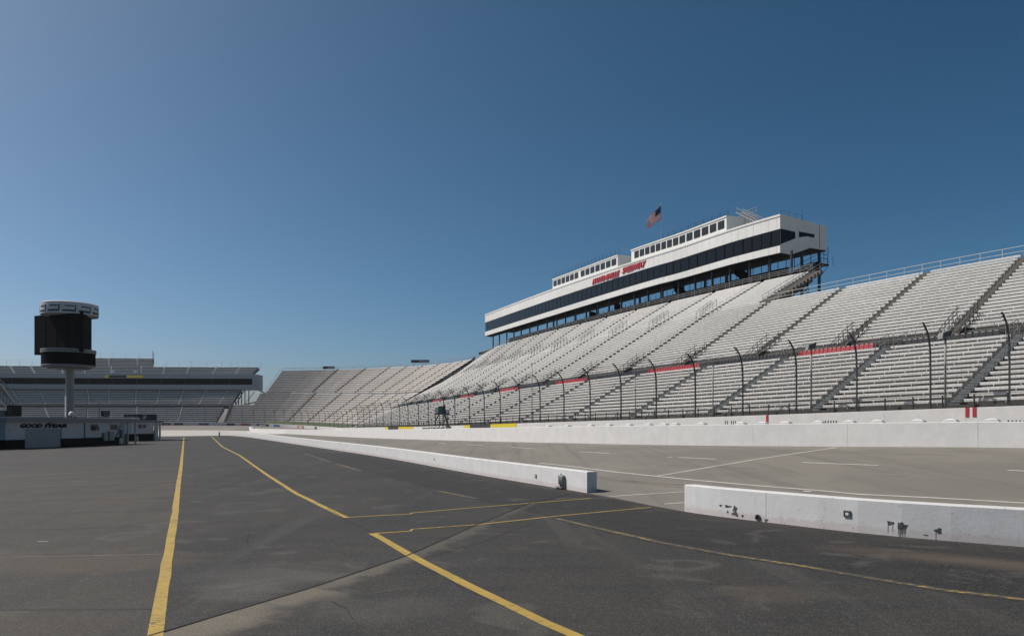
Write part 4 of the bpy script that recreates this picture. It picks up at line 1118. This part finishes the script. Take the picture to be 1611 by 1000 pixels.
# ------------------------------------------------------------------ boards on the turn wall
def wboard(px0, px1, mt, lab, z0=-.95, z1=-.15, extra=None):
    lo = 330 if px1 < 455 else 120
    a, b = O.s_at(px1, 0, lo), O.s_at(px0, 0, lo); mb = MB()
    mb.sweep([[O.P(s, d, zt(s)+z) for d, z in ((-.06,z0),(-.06,z1),(-.005,z1),(-.005,z0))] for s in srange(a, b, 3)])
    o = mb.build('wall_board', M[mt] if isinstance(mt, str) else mt)
    tag(o, lab, 'banner')
    if extra:
        mb = MB(); q0, q1 = a+(b-a)*.25, a+(b-a)*.8
        mb.sweep([[O.P(s, d, zt(s)+z) for d, z in ((-.09,z0+.28),(-.09,z1-.28),(-.062,z1-.28),(-.062,z0+.28))] for s in srange(q0, q1, 3)])
        mb.build('pale_stripe', M[extra], o)
    return o
wboard(254.5,268.5,'boarddark','dark banner furthest left on the turn wall','',) if False else None
for a, b, m_, lab, ex in ((254.5,268.5,'boarddark','dark banner on the turn wall, just right of the small building','polegrey'),(274,288,'boarddark','second dark banner on the turn wall','dgrey'),
        (313,328,'dgrey','banner with blue grey lettering at the middle of the turn wall','boardblue'),(356,369.5,'boarddark','plain dark banner left of the red one on the turn wall',None),
        (379,394,'boardred','faded red banner on the turn wall',None),(403.5,423,'boarddark','wide black banner with a white centre on the turn wall','white'),
        (431,440,'boardblue','small blue banner on the turn wall',None)):
    wboard(a, b, m_, lab, -1.45, -.35, ex)
wboard(468,478,'boardred','small pinkish red banner near the end of the turn wall',-1.45,-.3,'white')
# yellow and black banners and painted name on the straight
for p0, p1, p2, p3, lab in ((731,740,772,813,'yellow and black banner along the track wall, nearer one'),(606.5,611,627,650,'yellow and black banner along the track wall, farther one')):
    r = empty('wall_banner'); tag(r, lab, 'banner')
    for a, b, m_ in ((p0,p1,'yellow'),(p1,p2,'boarddark'),(p2,p3,'yellow')):
        u, v = O.s_at(b,0,60,200), O.s_at(a,0,60,200); mb = MB()
        mb.sweep([[O.P(s, d, zt(s)+z) for d, z in ((-.05,-.85),(-.05,.02),(-.004,.02),(-.004,-.85))] for s in srange(u, v, 3)])
        mb.build('panel', M[m_], r)
    recentre(r, O.P(O.s_at(p2,0,60,200), 0, 1))
u, v = O.s_at(665,0,60,200), O.s_at(710,0,60,200)
lt = text_on('painted_name', 'MARTINSVILLE', O, u, -.004, 0, .52, w4, M['black'], u-v, 0, .05, .02, zfun=lambda s: zt(s)-.72)
# red posts painted on the track wall
for px in (1208,1521.5,1533):
    s = O.s_at(px,0,-10,120); mb = MB()
    mb.sweep([[O.P(q, d, zt(s)+z) for d, z in ((-.03,-.70),(-.03,.02),(.05,.02),(.05,-.70))] for q in (s-.13, s+.13)])
    mb.build('red_bar', M['red'], w4)
# small stencilled marks low on the track wall
mb = MB()
for px in list(range(1298,1318,4)) + list(range(1584,1611,5)) + list(range(1142,1162,4)):
    s = O.s_at(px,0,-10,120); zz0 = H+(YH-663.5)/F*O.P(s).y
    mb.hexa([O.P(s+a, b, zz0+c) for c in (-.35,.13) for a, b in ((-.05,-.012),(.05,-.012),(.05,-.002),(-.05,-.002))])
mb.build('stencil_marks', M['dgrey'], w4)

# ------------------------------------------------------------------ poles with loudspeakers behind the fence
for px, py, lab in ((1487,524,'tall grey loudspeaker pole furthest right behind the fence'),(1277,543,'grey loudspeaker pole in front of the red seats at right'),(1121,573,'thin grey pole in front of the lower benches, third from the right'),(1000,590,'thin grey pole fourth from the right behind the fence'),(836.5,571,'tall thin grey pole furthest left behind the fence')):
    s = O.s_at(px, .9, -10, 120); q = O.P(s, .9, 0); z1 = H+(YH-py)/F*q.y; z0 = zt(s)-.1
    r = empty('speaker_pole', (0,0,0)); tag(r, lab, 'pole', 'loudspeaker poles behind the fence')
    mb = MB(); mb.tube([(q.x,q.y,z0),(q.x,q.y,z1-.1)], .075 if px > 1200 else .06, 6); mb.build('pole', M['polegrey'], r, True)
    if px > 1200:
        mb = MB(); mb.hexa([(q.x+a*1.0, q.y+b, z1+c) for a, b, c in ((-.40,-.3,-.42),(.28,-.3,-.30),(.28,.35,-.30),(-.40,.35,-.42),(-.34,-.3,.02),(.36,-.3,.28),(.36,.35,.28),(-.34,.35,.02))]); mb.build('speaker', M['polegrey'], r)
        mb = MB(); mb.hexa([(q.x+a, q.y-.33, z1+c) for a, c in ((-.36,-.34),(.22,-.24))]+[(q.x+a, q.y-.305, z1+c) for a, c in ((.22,-.24),(-.36,-.34))]+[(q.x+a, q.y-.33, z1+c) for a, c in ((-.30,-.05),(.30,.18))]+[(q.x+a, q.y-.305, z1+c) for a, c in ((.30,.18),(-.30,-.05))]); mb.build('speaker_grille', M['dgrey'], r)
    else:
        mb = MB(); mb.box(q.x-.1,q.x+.1,q.y-.1,q.y+.1,z1-.18,z1); mb.build('cap', M['polegrey'], r)
    recentre(r, (q.x, q.y, z0))

# ------------------------------------------------------------------ starter's stand
fs = empty('starter_stand'); tag(fs, 'raised starter stand with white and green panels over the track wall', 'starter stand')
q = O.P(O.s_at(699, -.4, 90, 150), -.4, 0); k = q.y/F
def fx(px): return (px-CX)*k
def fz(py): return H+(YH-py)*k
mb = MB(); mb.box(fx(685.5), fx(690.5), q.y-1.2, q.y+1.2, fz(650), fz(641)); mb.build('white_panel', M['white'], fs)
mb = MB(); mb.box(fx(690.6), fx(697), q.y-1.3, q.y+1.2, fz(650), fz(639)); mb.build('green_panel', M['green'], fs)
mb = MB(); mb.box(fx(697.1), fx(706), q.y-1.1, q.y+1.3, fz(651), fz(644)); mb.box(fx(696),fx(700),q.y+.2,q.y+1.2,fz(651),fz(638)); mb.build('dark_panel', M['dgrey'], fs)
mb = MB(); mb.box(fx(703), fx(706), q.y-1.3, q.y-1.12, fz(650), fz(644.5)); mb.build('white_panel', M['white'], fs)
mb = MB(); mb.box(fx(684), fx(707), q.y-1.35, q.y+1.4, fz(652), fz(650.3)); mb.build('platform', M['dgrey'], fs)
mb = MB()
for px in (686,692,697.5,705): mb.tube([(fx(px), q.y-1.0, fz(671)), (fx(px), q.y-1.0, fz(651))], .09, 4)
mb.tube([(fx(700), q.y-1.1, fz(652)), (fx(706), q.y-1.1, fz(671))], .14, 4); mb.tube([(fx(683), q.y+1, fz(664)), (fx(690), q.y+1, fz(651))], .12, 4)
mb.build('support_frame', M['darkrail'], fs)
mb = MB(); mb.tube([(fx(701.5), q.y-1.1, fz(652)), (fx(707.5), q.y-1.1, fz(671))], .12, 4); mb.build('ladder', M['rail'], fs)
mb = MB(); mb.box(fx(718), fx(731), q.y+1.5, q.y+2.2, fz(670), fz(665)); mb.box(fx(728), fx(731), q.y+1.4, q.y+1.6, fz(670), fz(660)); mb.build('grey_screen', M['polegrey'], fs)
recentre(fs, (q.x, q.y, 1.2))

# ------------------------------------------------------------------ scoreboard
sbY = 130.0; k = sbY/F; cx = (108-CX)*k
sb = empty('scoreboard'); tag(sb, 'black three sided scoreboard with a white ring on a thick pole', 'scoreboard')
z_ = lambda py: H+(YH-py)*k
mb = MB(); mb.lathe(cx+.2, sbY, [(.66,0),(.66,z_(574))], 20); mb.build('pole', M['polegrey'], sb, False)
mb = MB(); mb.lathe(cx, sbY, [(3.0,z_(580)),(4.05,z_(576)),(4.05,z_(556)),(4.0,z_(555.5)),(1,z_(555.4))], 40); mb.build('lower_drum', M['screen'], sb, False)
mb = MB(); mb.lathe(cx, sbY, [(2.8,z_(580.5)),(4.1,z_(576.5)),(4.1,z_(575)),(4.06,z_(574.8))], 40); mb.build('drum_rim', M['roofedge'], sb)
mb = MB()
for j in range(44):
    a = 2*math.pi*j/44; b = 2*math.pi*(j+.5)/44; R = 4.1
    mb.tube([(cx+R*math.cos(a), sbY+R*math.sin(a), z_(555.5)), (cx+R*math.cos(b), sbY+R*math.sin(b), z_(551))], .08, 4)
    c = 2*math.pi*(j+1)/44; mb.tube([(cx+R*math.cos(b), sbY+R*math.sin(b), z_(551)), (cx+R*math.cos(c), sbY+R*math.sin(c), z_(555.5))], .08, 4)
for zz_ in (551, 555.5): mb.tube([(cx+4.1*math.cos(2*math.pi*j/36), sbY+4.1*math.sin(2*math.pi*j/36), z_(zz_)) for j in range(37)], .09, 4)
mb.build('truss_ring', M['rail'], sb)
# box: corner towards the viewer's right. corners as seen: left, near corner, right
cB = Vector(((130-CX)/F*127, 127, 0)); cA = Vector(((54-CX)/F*133, 133, 0)); cC = Vector(((144-CX)/F*135.8, 135.8, 0))
zb0, zb1 = H+114*127/F, H+178.2*127/F
mb = MB(); mb.sweep([[Vector((c.x,c.y,z)) for c in (cA,cB,cC)] for z in (zb0, zb1)]); mb.build('display_box', M['screen'], sb)
M['led'] = mat('led_panel', (.006,.006,.0065), .9, spec=.05)
def facequad(a, b, nm):
    d = (b-a); mb = MB(); o = Vector((d.y,-d.x,0)).normalized()
    for i in range(4):
        for j in range(3):
            p = a+d*((i+.06)/4*.96+.02); q2 = a+d*((i+.94)/4*.96+.02); za = zb0+.3+(zb1-zb0-.6)*(j+.03)/3; zb_ = zb0+.3+(zb1-zb0-.6)*(j+.97)/3
            mb.hexa([(p.x+o.x*.01,p.y+o.y*.01,za),(q2.x+o.x*.01,q2.y+o.y*.01,za),(q2.x+o.x*.06,q2.y+o.y*.06,za),(p.x+o.x*.06,p.y+o.y*.06,za),(p.x+o.x*.01,p.y+o.y*.01,zb_),(q2.x+o.x*.01,q2.y+o.y*.01,zb_),(q2.x+o.x*.06,q2.y+o.y*.06,zb_),(p.x+o.x*.06,p.y+o.y*.06,zb_)])
    mb.build(nm, M['led'], sb)
facequad(cA, cB, 'screen'); facequad(cB, cC, 'screen')
R = 4.35; zr0, zr1 = z_(497), z_(479.5); ccx, ccy = cx+.15, sbY+.1
mb = MB(); mb.lathe(ccx, ccy, [(R-.3,zr0+.25),(R,zr0),(R,zr1),(R-.25,zr1+.15)], 48); mb.build('top_ring', M['bwall'], sb)
for j in range(9):     # small printed panels round the ring
    a0 = math.radians(-160+j*32)
    if math.sin(a0) > .3: continue
    mb = MB(); ns = 5; w = .30; f = []
    for (u0,u1,v0,v1) in ((-.6*w,.9*w,.14,.30),(-.35*w,.7*w,.58,.68),(.80*w,.95*w,.30,.72)):
        for q_ in range(3):
            a1_ = a0+u0+(u1-u0)*q_/3; a2_ = a0+u0+(u1-u0)*(q_+1)/3
            mb.hexa([(ccx+r_*math.cos(a), ccy+r_*math.sin(a), zr0+(zr1-zr0)*v) for v in (v0,v1) for r_, a in ((R+.005,a1_),(R+.005,a2_),(R+.04,a2_),(R+.04,a1_))])
    mb.build('printed_panel', M['boarddark'], sb)
recentre(sb, (cx, sbY, 0))

# ------------------------------------------------------------------ white block building with tyre maker's lettering
bd = empty('garage_building'); tag(bd, 'low white block garage with black base and roller door', 'building')
A = Vector((-52.45, 79.0, 0)); B = Vector((-50.2, 97.8, 0)); eU = (B-A).normalized(); nU = Vector((-eU.y, eU.x, 0)); LB = (B-A).length   # nU points away from viewer (-X)
def BB(u, d, z): p = A+eU*u+nU*d; return Vector((p.x, p.y, z))     # d>0 into the building
def bbox(mb, u0, u1, d0, d1, z0, z1): mb.hexa([BB(u,d,z) for z in (z0,z1) for u, d in ((u0,d0),(u1,d0),(u1,d1),(u0,d1))])
def bu(px):  # u for a picture column on the facade
    best = min(range(0, 400), key=lambda i: abs(CX+F*BB(i*LB/400,0,0).x/BB(i*LB/400,0,0).y-px)); return best*LB/400
d0, d1 = bu(39), bu(97)
mb = MB(); bbox(mb, 0, d0, 0, 9, .97, 2.87); bbox(mb, d1, LB, 0, 9, .97, 2.87); bbox(mb, d0, d1, 0, 9, 2.08, 2.87); mb.build('wall', M['bwall'], bd)
mb = MB(); bbox(mb, 0, d0, -.02, 8.9, 0, .969); bbox(mb, d1, LB, -.02, 8.9, 0, .969); mb.build('painted_base', M['black'], bd)
mb = MB()
for i in range(12): bbox(mb, d0+.03, d1-.03, .10+(.03 if i % 2 else 0), .2, .03+i*.1705, .03+i*.1705+.167)
mb.build('roller_door', M['bdoor'], bd)
mb = MB(); bbox(mb, -.5, LB+3.4, -.55, 9.4, 2.872, 3.31); mb.build('roof', M['roofedge'], bd)
mb = MB(); bbox(mb, -.55, LB+3.5, -.6, 9.5, 3.312, 3.38); mb.build('roof_trim', M['bwall'], bd)
mb = MB(); bbox(mb, -9, -.02, 1.2, 9, .94, 2.75); mb.build('side_wing', M['bwall'], bd)
mb = MB(); bbox(mb, -9, -.02, 1.18, 9, 0, .939); mb.build('painted_base', M['black'], bd)
mb = MB(); bbox(mb, -9, -.52, .6, 9.3, 2.75, 3.2); mb.build('roof', M['roofedge'], bd)
def win(px0, px1, z0, z1, mt='dgrey', frame='roofedge'):
    a, b = bu(px0), bu(px1); mb = MB(); bbox(mb, a, b, -.03, -.003, z0, z1); w = mb.build('window', M[mt], bd)
    mb = MB(); bbox(mb, a-.08, b+.08, -.05, -.002, z1, z1+.08); bbox(mb, a-.08, b+.08, -.05, -.002, z0-.08, z0); bbox(mb, a-.08, a, -.05, -.002, z0, z1); bbox(mb, b, b+.08, -.05, -.002, z0, z1); mb.build('frame', M[frame], w)
win(143,153,1.95,2.5); win(174,184,1.95,2.5)
mb = MB(); a, b = bu(145), bu(151); bbox(mb, a, b, -.45, -.055, 1.85, 2.35); mb.build('air_conditioner', mat('rusty_unit', (.16,.12,.10), .8), bd)
mb = MB(); bbox(mb, bu(132), bu(133.5), -.06, -.002, .94, 2.74); mb.build('drain_pipe', M['dgrey'], bd)
for px0, px1, z0, z1, m_ in ((160.5,166,.55,1.55,'tape'),(168.5,176,.6,1.7,'polegrey'),(188,193,.95,1.9,'tape')):
    mb = MB(); bbox(mb, bu(px0), bu(px1), -.35, -.022, z0, z1); mb.build('electrical_box', M[m_], bd)
mb = MB(); bbox(mb, bu(186.5), bu(194.5), -.30, -.024, .1, .85); mb.build('white_cabinet', M['suite'], bd)
mb = MB(); mb.tube([BB(bu(181),-.1,.95), BB(bu(185),-.12,1.6), BB(bu(188),-.1,2.2), BB(bu(192),-.08,2.7)], .05, 6); mb.build('conduit', M['dgrey'], bd)
mb = MB(); bbox(mb, bu(12), bu(12.8), -.06, -.002, 1.9, 2.05); mb.build('wall_light', M['dgrey'], bd)
# porch posts beyond the facade
for u, m_ in ((LB+.5,'cream'),(LB+1.4,'cream'),(LB+3.0,'cream')):
    mb = MB(); bbox(mb, u, u+.14, -.1, .04, 0, 2.87); mb.build('porch_post', M[m_], bd)
mb = MB(); bbox(mb, LB+.02, LB+.5, 1.5, 5, 0, 2.75); bbox(mb, LB+1.7, LB+2.9, .8, 3, .0, 1.2); mb.build('porch_wall', mat('dim_porch', (.10,.09,.075), .9), bd)
# lettering as on the wall
class Fac:
    def P(s, t, d, z): return BB(t, d, z)
LTa, LTb = bu(31), bu(105)
um = LTa+(LTb-LTa)*.50
text_on('lettering', 'GOOD', Fac(), LTa, -.01, 2.20, .46, bd, M['black'], (LTb-LTa)*.46, .28, .075, .03, sign=1)
text_on('lettering', 'YEAR', Fac(), LTa+(LTb-LTa)*.56, -.01, 2.20, .46, bd, M['black'], (LTb-LTa)*.44, .28, .075, .03, sign=1)
# winged foot emblem between the two words
mb = MB(); c0 = LTa+(LTb-LTa)*.51
mb.poly([BB(c0+u, -.02, 2.17+v) for u, v in ((-.25,-.06),(.10,.0),(.30,.14),(.42,.38),(.95,.52),(1.35,.60),(.65,.60),(.2,.52),(-.02,.36),(.0,.16),(-.12,.04))])
mb.build('emblem', M['black'], bd)
recentre(bd, A)
# things on the roof
def roofthing(name, lab, cat, px0, px1, z1, mt, d=2.5, round_=False):
    Y = BB(8, d, 0).y; kk = Y/F; x0, x1 = (px0-CX)*kk, (px1-CX)*kk; r = empty(name)
    mb = MB()
    if round_: mb.lathe((x0+x1)/2, Y, [(.1,3.38),(.24,3.46),(.30,3.7),(.25,3.95),(.1,4.05)], 14); mb.build('dome', mt, r, True)
    else: mb.box(x0, x1, Y-.7, Y+.7, 3.55, z1); mb.build('cabinet', mt, r)
    mb = MB()
    for u in (x0+.1, x1-.22): mb.box(u, u+.12, Y-.6, Y+.6, 3.36, 3.55)
    mb.build('foot_rail', M['dgrey'], r)
    if not round_:
        mb = MB()
        for q_ in range(5): mb.box(x0+.12, x1-.12, Y-.73, Y-.701, 3.65+q_*(z1-3.75)/5, 3.65+q_*(z1-3.75)/5+.04)
        mb.build('vent_slats', M['steel'], r)
    recentre(r, ((x0+x1)/2, Y, 3.36)); tag(r, lab, cat); return r
roofthing('air_conditioner', 'black air conditioning unit on the garage roof', 'air conditioner', 17, 28, 4.75, M['black'])
roofthing('air_conditioner', 'low grey unit at the left end of the garage roof', 'air conditioner', 3, 13, 4.2, M['steel'])
roofthing('roof_vent', 'small white round vent on the garage roof beside the scoreboard pole', 'vent', 109, 116, 4.2, M['suite'], round_=True)
roofthing('roof_box', 'small dark box on the garage roof right of the scoreboard', 'roof box', 164, 168, 4.15, M['steel'])
pm = empty('mast'); Y = 92.0; kk = Y/F; x = (103-CX)*kk
mb = MB(); mb.tube([(x,Y,3.36),(x,Y,H+(YH-623)*kk)], .06, 6); mb.build('pole', M['suite'], pm)
mb = MB(); mb.box(x-.2,x+.2,Y-.2,Y+.2,3.36,3.42); mb.build('base_plate', M['dgrey'], pm); recentre(pm, (x,Y,3.36)); tag(pm, 'thin pale mast on the garage roof, left of the scoreboard pole', 'mast')
for px, lab in ((136,'thin dark mast on the roof right of the scoreboard pole'),(156,'thin dark mast on the roof near its right end')):
    pm = empty('mast'); Y = 95.0; kk = Y/F; x = (px-CX)*kk; mb = MB(); mb.tube([(x,Y,3.36),(x,Y,H+(YH-634)*kk)], .045, 6); mb.build('pole', M['steel'], pm)
    mb = MB(); mb.box(x-.18,x+.18,Y-.18,Y+.18,3.36,3.42); mb.build('base_plate', M['dgrey'], pm); recentre(pm, (x,Y,3.36)); tag(pm, lab, 'mast')
# second small building
b2_ = empty('small_building'); tag(b2_, 'small white block hut with black base beyond the garage', 'building')
A2 = Vector((-58.2,116.5,0)); B2 = Vector((-57.4,126.5,0)); e2 = (B2-A2).normalized(); n2 = Vector((-e2.y,e2.x,0))
def B2b(mb, u0, u1, d0, d1, z0, z1): mb.hexa([Vector(((A2+e2*u+n2*d).x, (A2+e2*u+n2*d).y, z)) for z in (z0,z1) for u, d in ((u0,d0),(u1,d0),(u1,d1),(u0,d1))])
mb = MB(); B2b(mb, 0, 6.3, 0, 6, 1.1, 2.9); mb.build('wall', M['bwall'], b2_)
mb = MB(); B2b(mb, 0, 6.3, -.02, 5.9, 0, 1.099); mb.build('painted_base', M['black'], b2_)
mb = MB(); B2b(mb, -.6, 8.5, -.5, 6.5, 2.902, 3.25); mb.build('roof', M['roofedge'], b2_)
mb = MB(); B2b(mb, 2.0, 4.1, -.04, -.003, 2.0, 2.55); w_ = mb.build('window', M['dgrey'], b2_); mb = MB(); B2b(mb, 3.0, 3.12, -.06, -.041, 2.0, 2.55); mb.build('window_bar', M['bwall'], w_)
for u in (6.7, 7.3, 8.1):
    mb = MB(); B2b(mb, u, u+.22, -.1, .12, 0, 2.9); mb.build('porch_post', M['suite'], b2_)
mb = MB(); B2b(mb, 6.9, 7.3, .9, 3, 0, 2.9); B2b(mb, 7.5, 8.2, .9, 3, 0, 1.6); mb.build('porch_wall', M['dgrey'], b2_)
recentre(b2_, A2)
# sign board on its roof
sg = empty('roof_sign'); tag(sg, 'dark sign board with a round emblem on the hut roof', 'sign'); Y = 124.0; kk = Y/F
X_ = lambda px: (px-CX)*kk; Z_ = lambda py: H+(YH-py)*kk
mb = MB(); mb.box(X_(195), X_(218), Y, Y+.2, Z_(656.5), Z_(651)); mb.box(X_(218.05), X_(246), Y, Y+.2, Z_(661), Z_(651)); mb.build('panel', M['boarddark'], sg)
mb = MB(); c0 = Vector((X_(227.5), Y-.012, Z_(656))); mb.poly([c0+Vector((.42*math.cos(a), 0, .42*math.sin(a))) for a in [2*math.pi*j/20 for j in range(20)]]); em = mb.build('emblem', M['boardred'], sg)
mb = MB(); mb.poly([c0+Vector((u,-.01,v)) for u, v in ((-.30,-.24),(-.15,-.28),(.30,.22),(.24,.32),(.0,.08))]); mb.build('emblem_slash', M['white'], em)
mb = MB()
for j in range(7): 
    x0 = X_(199)+j*.27; mb.box(x0, x0+.16, Y-.012, Y-.002, Z_(655.3), Z_(653.9)+(.12 if j % 3 == 0 else 0))
mb.build('pale_script', M['polegrey'], sg)
mb = MB()
for px in (220,232,244): mb.tube([(X_(px),Y+.1,3.25),(X_(px),Y+.1,Z_(661))], .05, 4)
mb.build('leg', M['darkrail'], sg); recentre(sg, (X_(222), Y, 3.25))
bo = empty('bollard'); tag(bo, 'short yellow bollard in front of the small hut', 'bollard'); q = G0(216.5, 694)
mb = MB(); mb.lathe(q.x, q.y, [(.13,0),(.13,.72),(.09,.80)], 10); mb.build('post', M['cream'], bo); mb = MB(); mb.lathe(q.x, q.y, [(.22,0),(.22,.03)], 10); mb.build('base_ring', M['dgrey'], bo); recentre(bo, q)
bo = empty('bollard'); tag(bo, 'tiny dark post standing at the far end of the paddock', 'bollard'); q = G0(345, 685.8)
mb = MB(); mb.lathe(q.x, q.y, [(.16,0),(.14,.7),(.05,1.0)], 10); mb.build('post', M['darkrail'], bo); mb = MB(); mb.lathe(q.x, q.y, [(.6,0),(.55,.05)], 10); mb.build('base_ring', M['darkrail'], bo); recentre(bo, q)
# end post on the turn wall
mb = MB(); s = O.s_at(497,0,300,345); mb.sweep([[O.P(u, d, zt(s)+z) for d, z in ((-.5,-1.5),(-.5,-.2),(.0,-.2),(.0,-1.5))] for u in (s-.8, s+.8)]); tag(mb.build('wall_block', M['roofedge']), 'grey block against the end of the turn wall', 'block')

# ------------------------------------------------------------------ air
hm = bpy.data.materials.new('haze_air'); hm.use_nodes = True; hn = hm.node_tree; hn.nodes.remove(hn.nodes['Principled BSDF'])
pv = hn.nodes.new('ShaderNodeVolumePrincipled'); pv.inputs['Color'].default_value = (.80,.90,1,1); pv.inputs['Density'].default_value = .00007
hn.links.new(pv.outputs[0], hn.nodes['Material Output'].inputs['Volume'])
mb = MB(); mb.box(-905, 905, -405, 1405, -1.2, 60); tag(mb.build('haze', hm), kind='stuff')
# ------------------------------------------------------------------ light, sky, camera
el, az = math.radians(50), math.radians(16)      # sun stands to the left (-X) and a little beyond (+Y)
sd = Vector((-math.cos(az)*math.cos(el), math.sin(az)*math.cos(el), math.sin(el)))
sun = bpy.data.lights.new('sun', 'SUN'); sun.energy = 4.3; sun.angle = math.radians(.53); sun.color = (1,.95,.87)
so = bpy.data.objects.new('sun', sun); col.objects.link(so); so.rotation_euler = (-sd).to_track_quat('-Z', 'Y').to_euler(); so.location = (0,0,60)
w = bpy.data.worlds.new('World'); scn.world = w; w.use_nodes = True; nt = w.node_tree
sky = nt.nodes.new('ShaderNodeTexSky'); sky.sky_type = 'NISHITA'; sky.sun_disc = False; sky.sun_elevation = el
sky.sun_rotation = math.atan2(sd.x, sd.y); sky.air_density = .55; sky.dust_density = 2.2; sky.ozone_density = 1.4; sky.altitude = 200
hs = nt.nodes.new('ShaderNodeHueSaturation'); hs.inputs['Saturation'].default_value = 1.22; hs.inputs['Hue'].default_value = .477; gm = nt.nodes.new('ShaderNodeGamma'); gm.inputs[1].default_value = 1.25
bg = nt.nodes['Background']; bg.inputs['Strength'].default_value = .059; nt.links.new(sky.outputs[0], hs.inputs['Color']); nt.links.new(hs.outputs[0], gm.inputs[0]); nt.links.new(gm.outputs[0], bg.inputs['Color'])
cam = bpy.data.cameras.new('camera'); co = bpy.data.objects.new('camera', cam); col.objects.link(co)
co.location = (0,0,H); co.rotation_euler = (math.radians(90),0,0); cam.sensor_width = 36; cam.lens = F/1611*36; cam.shift_y = (YH-500)/1611
cam.clip_end = 10000; cam.clip_start = .1; scn.camera = co
vs = scn.view_settings; vs.view_transform = 'Standard'; vs.look = 'None'; vs.gamma = 1; vs.exposure = 0.0; vs.use_curve_mapping = False
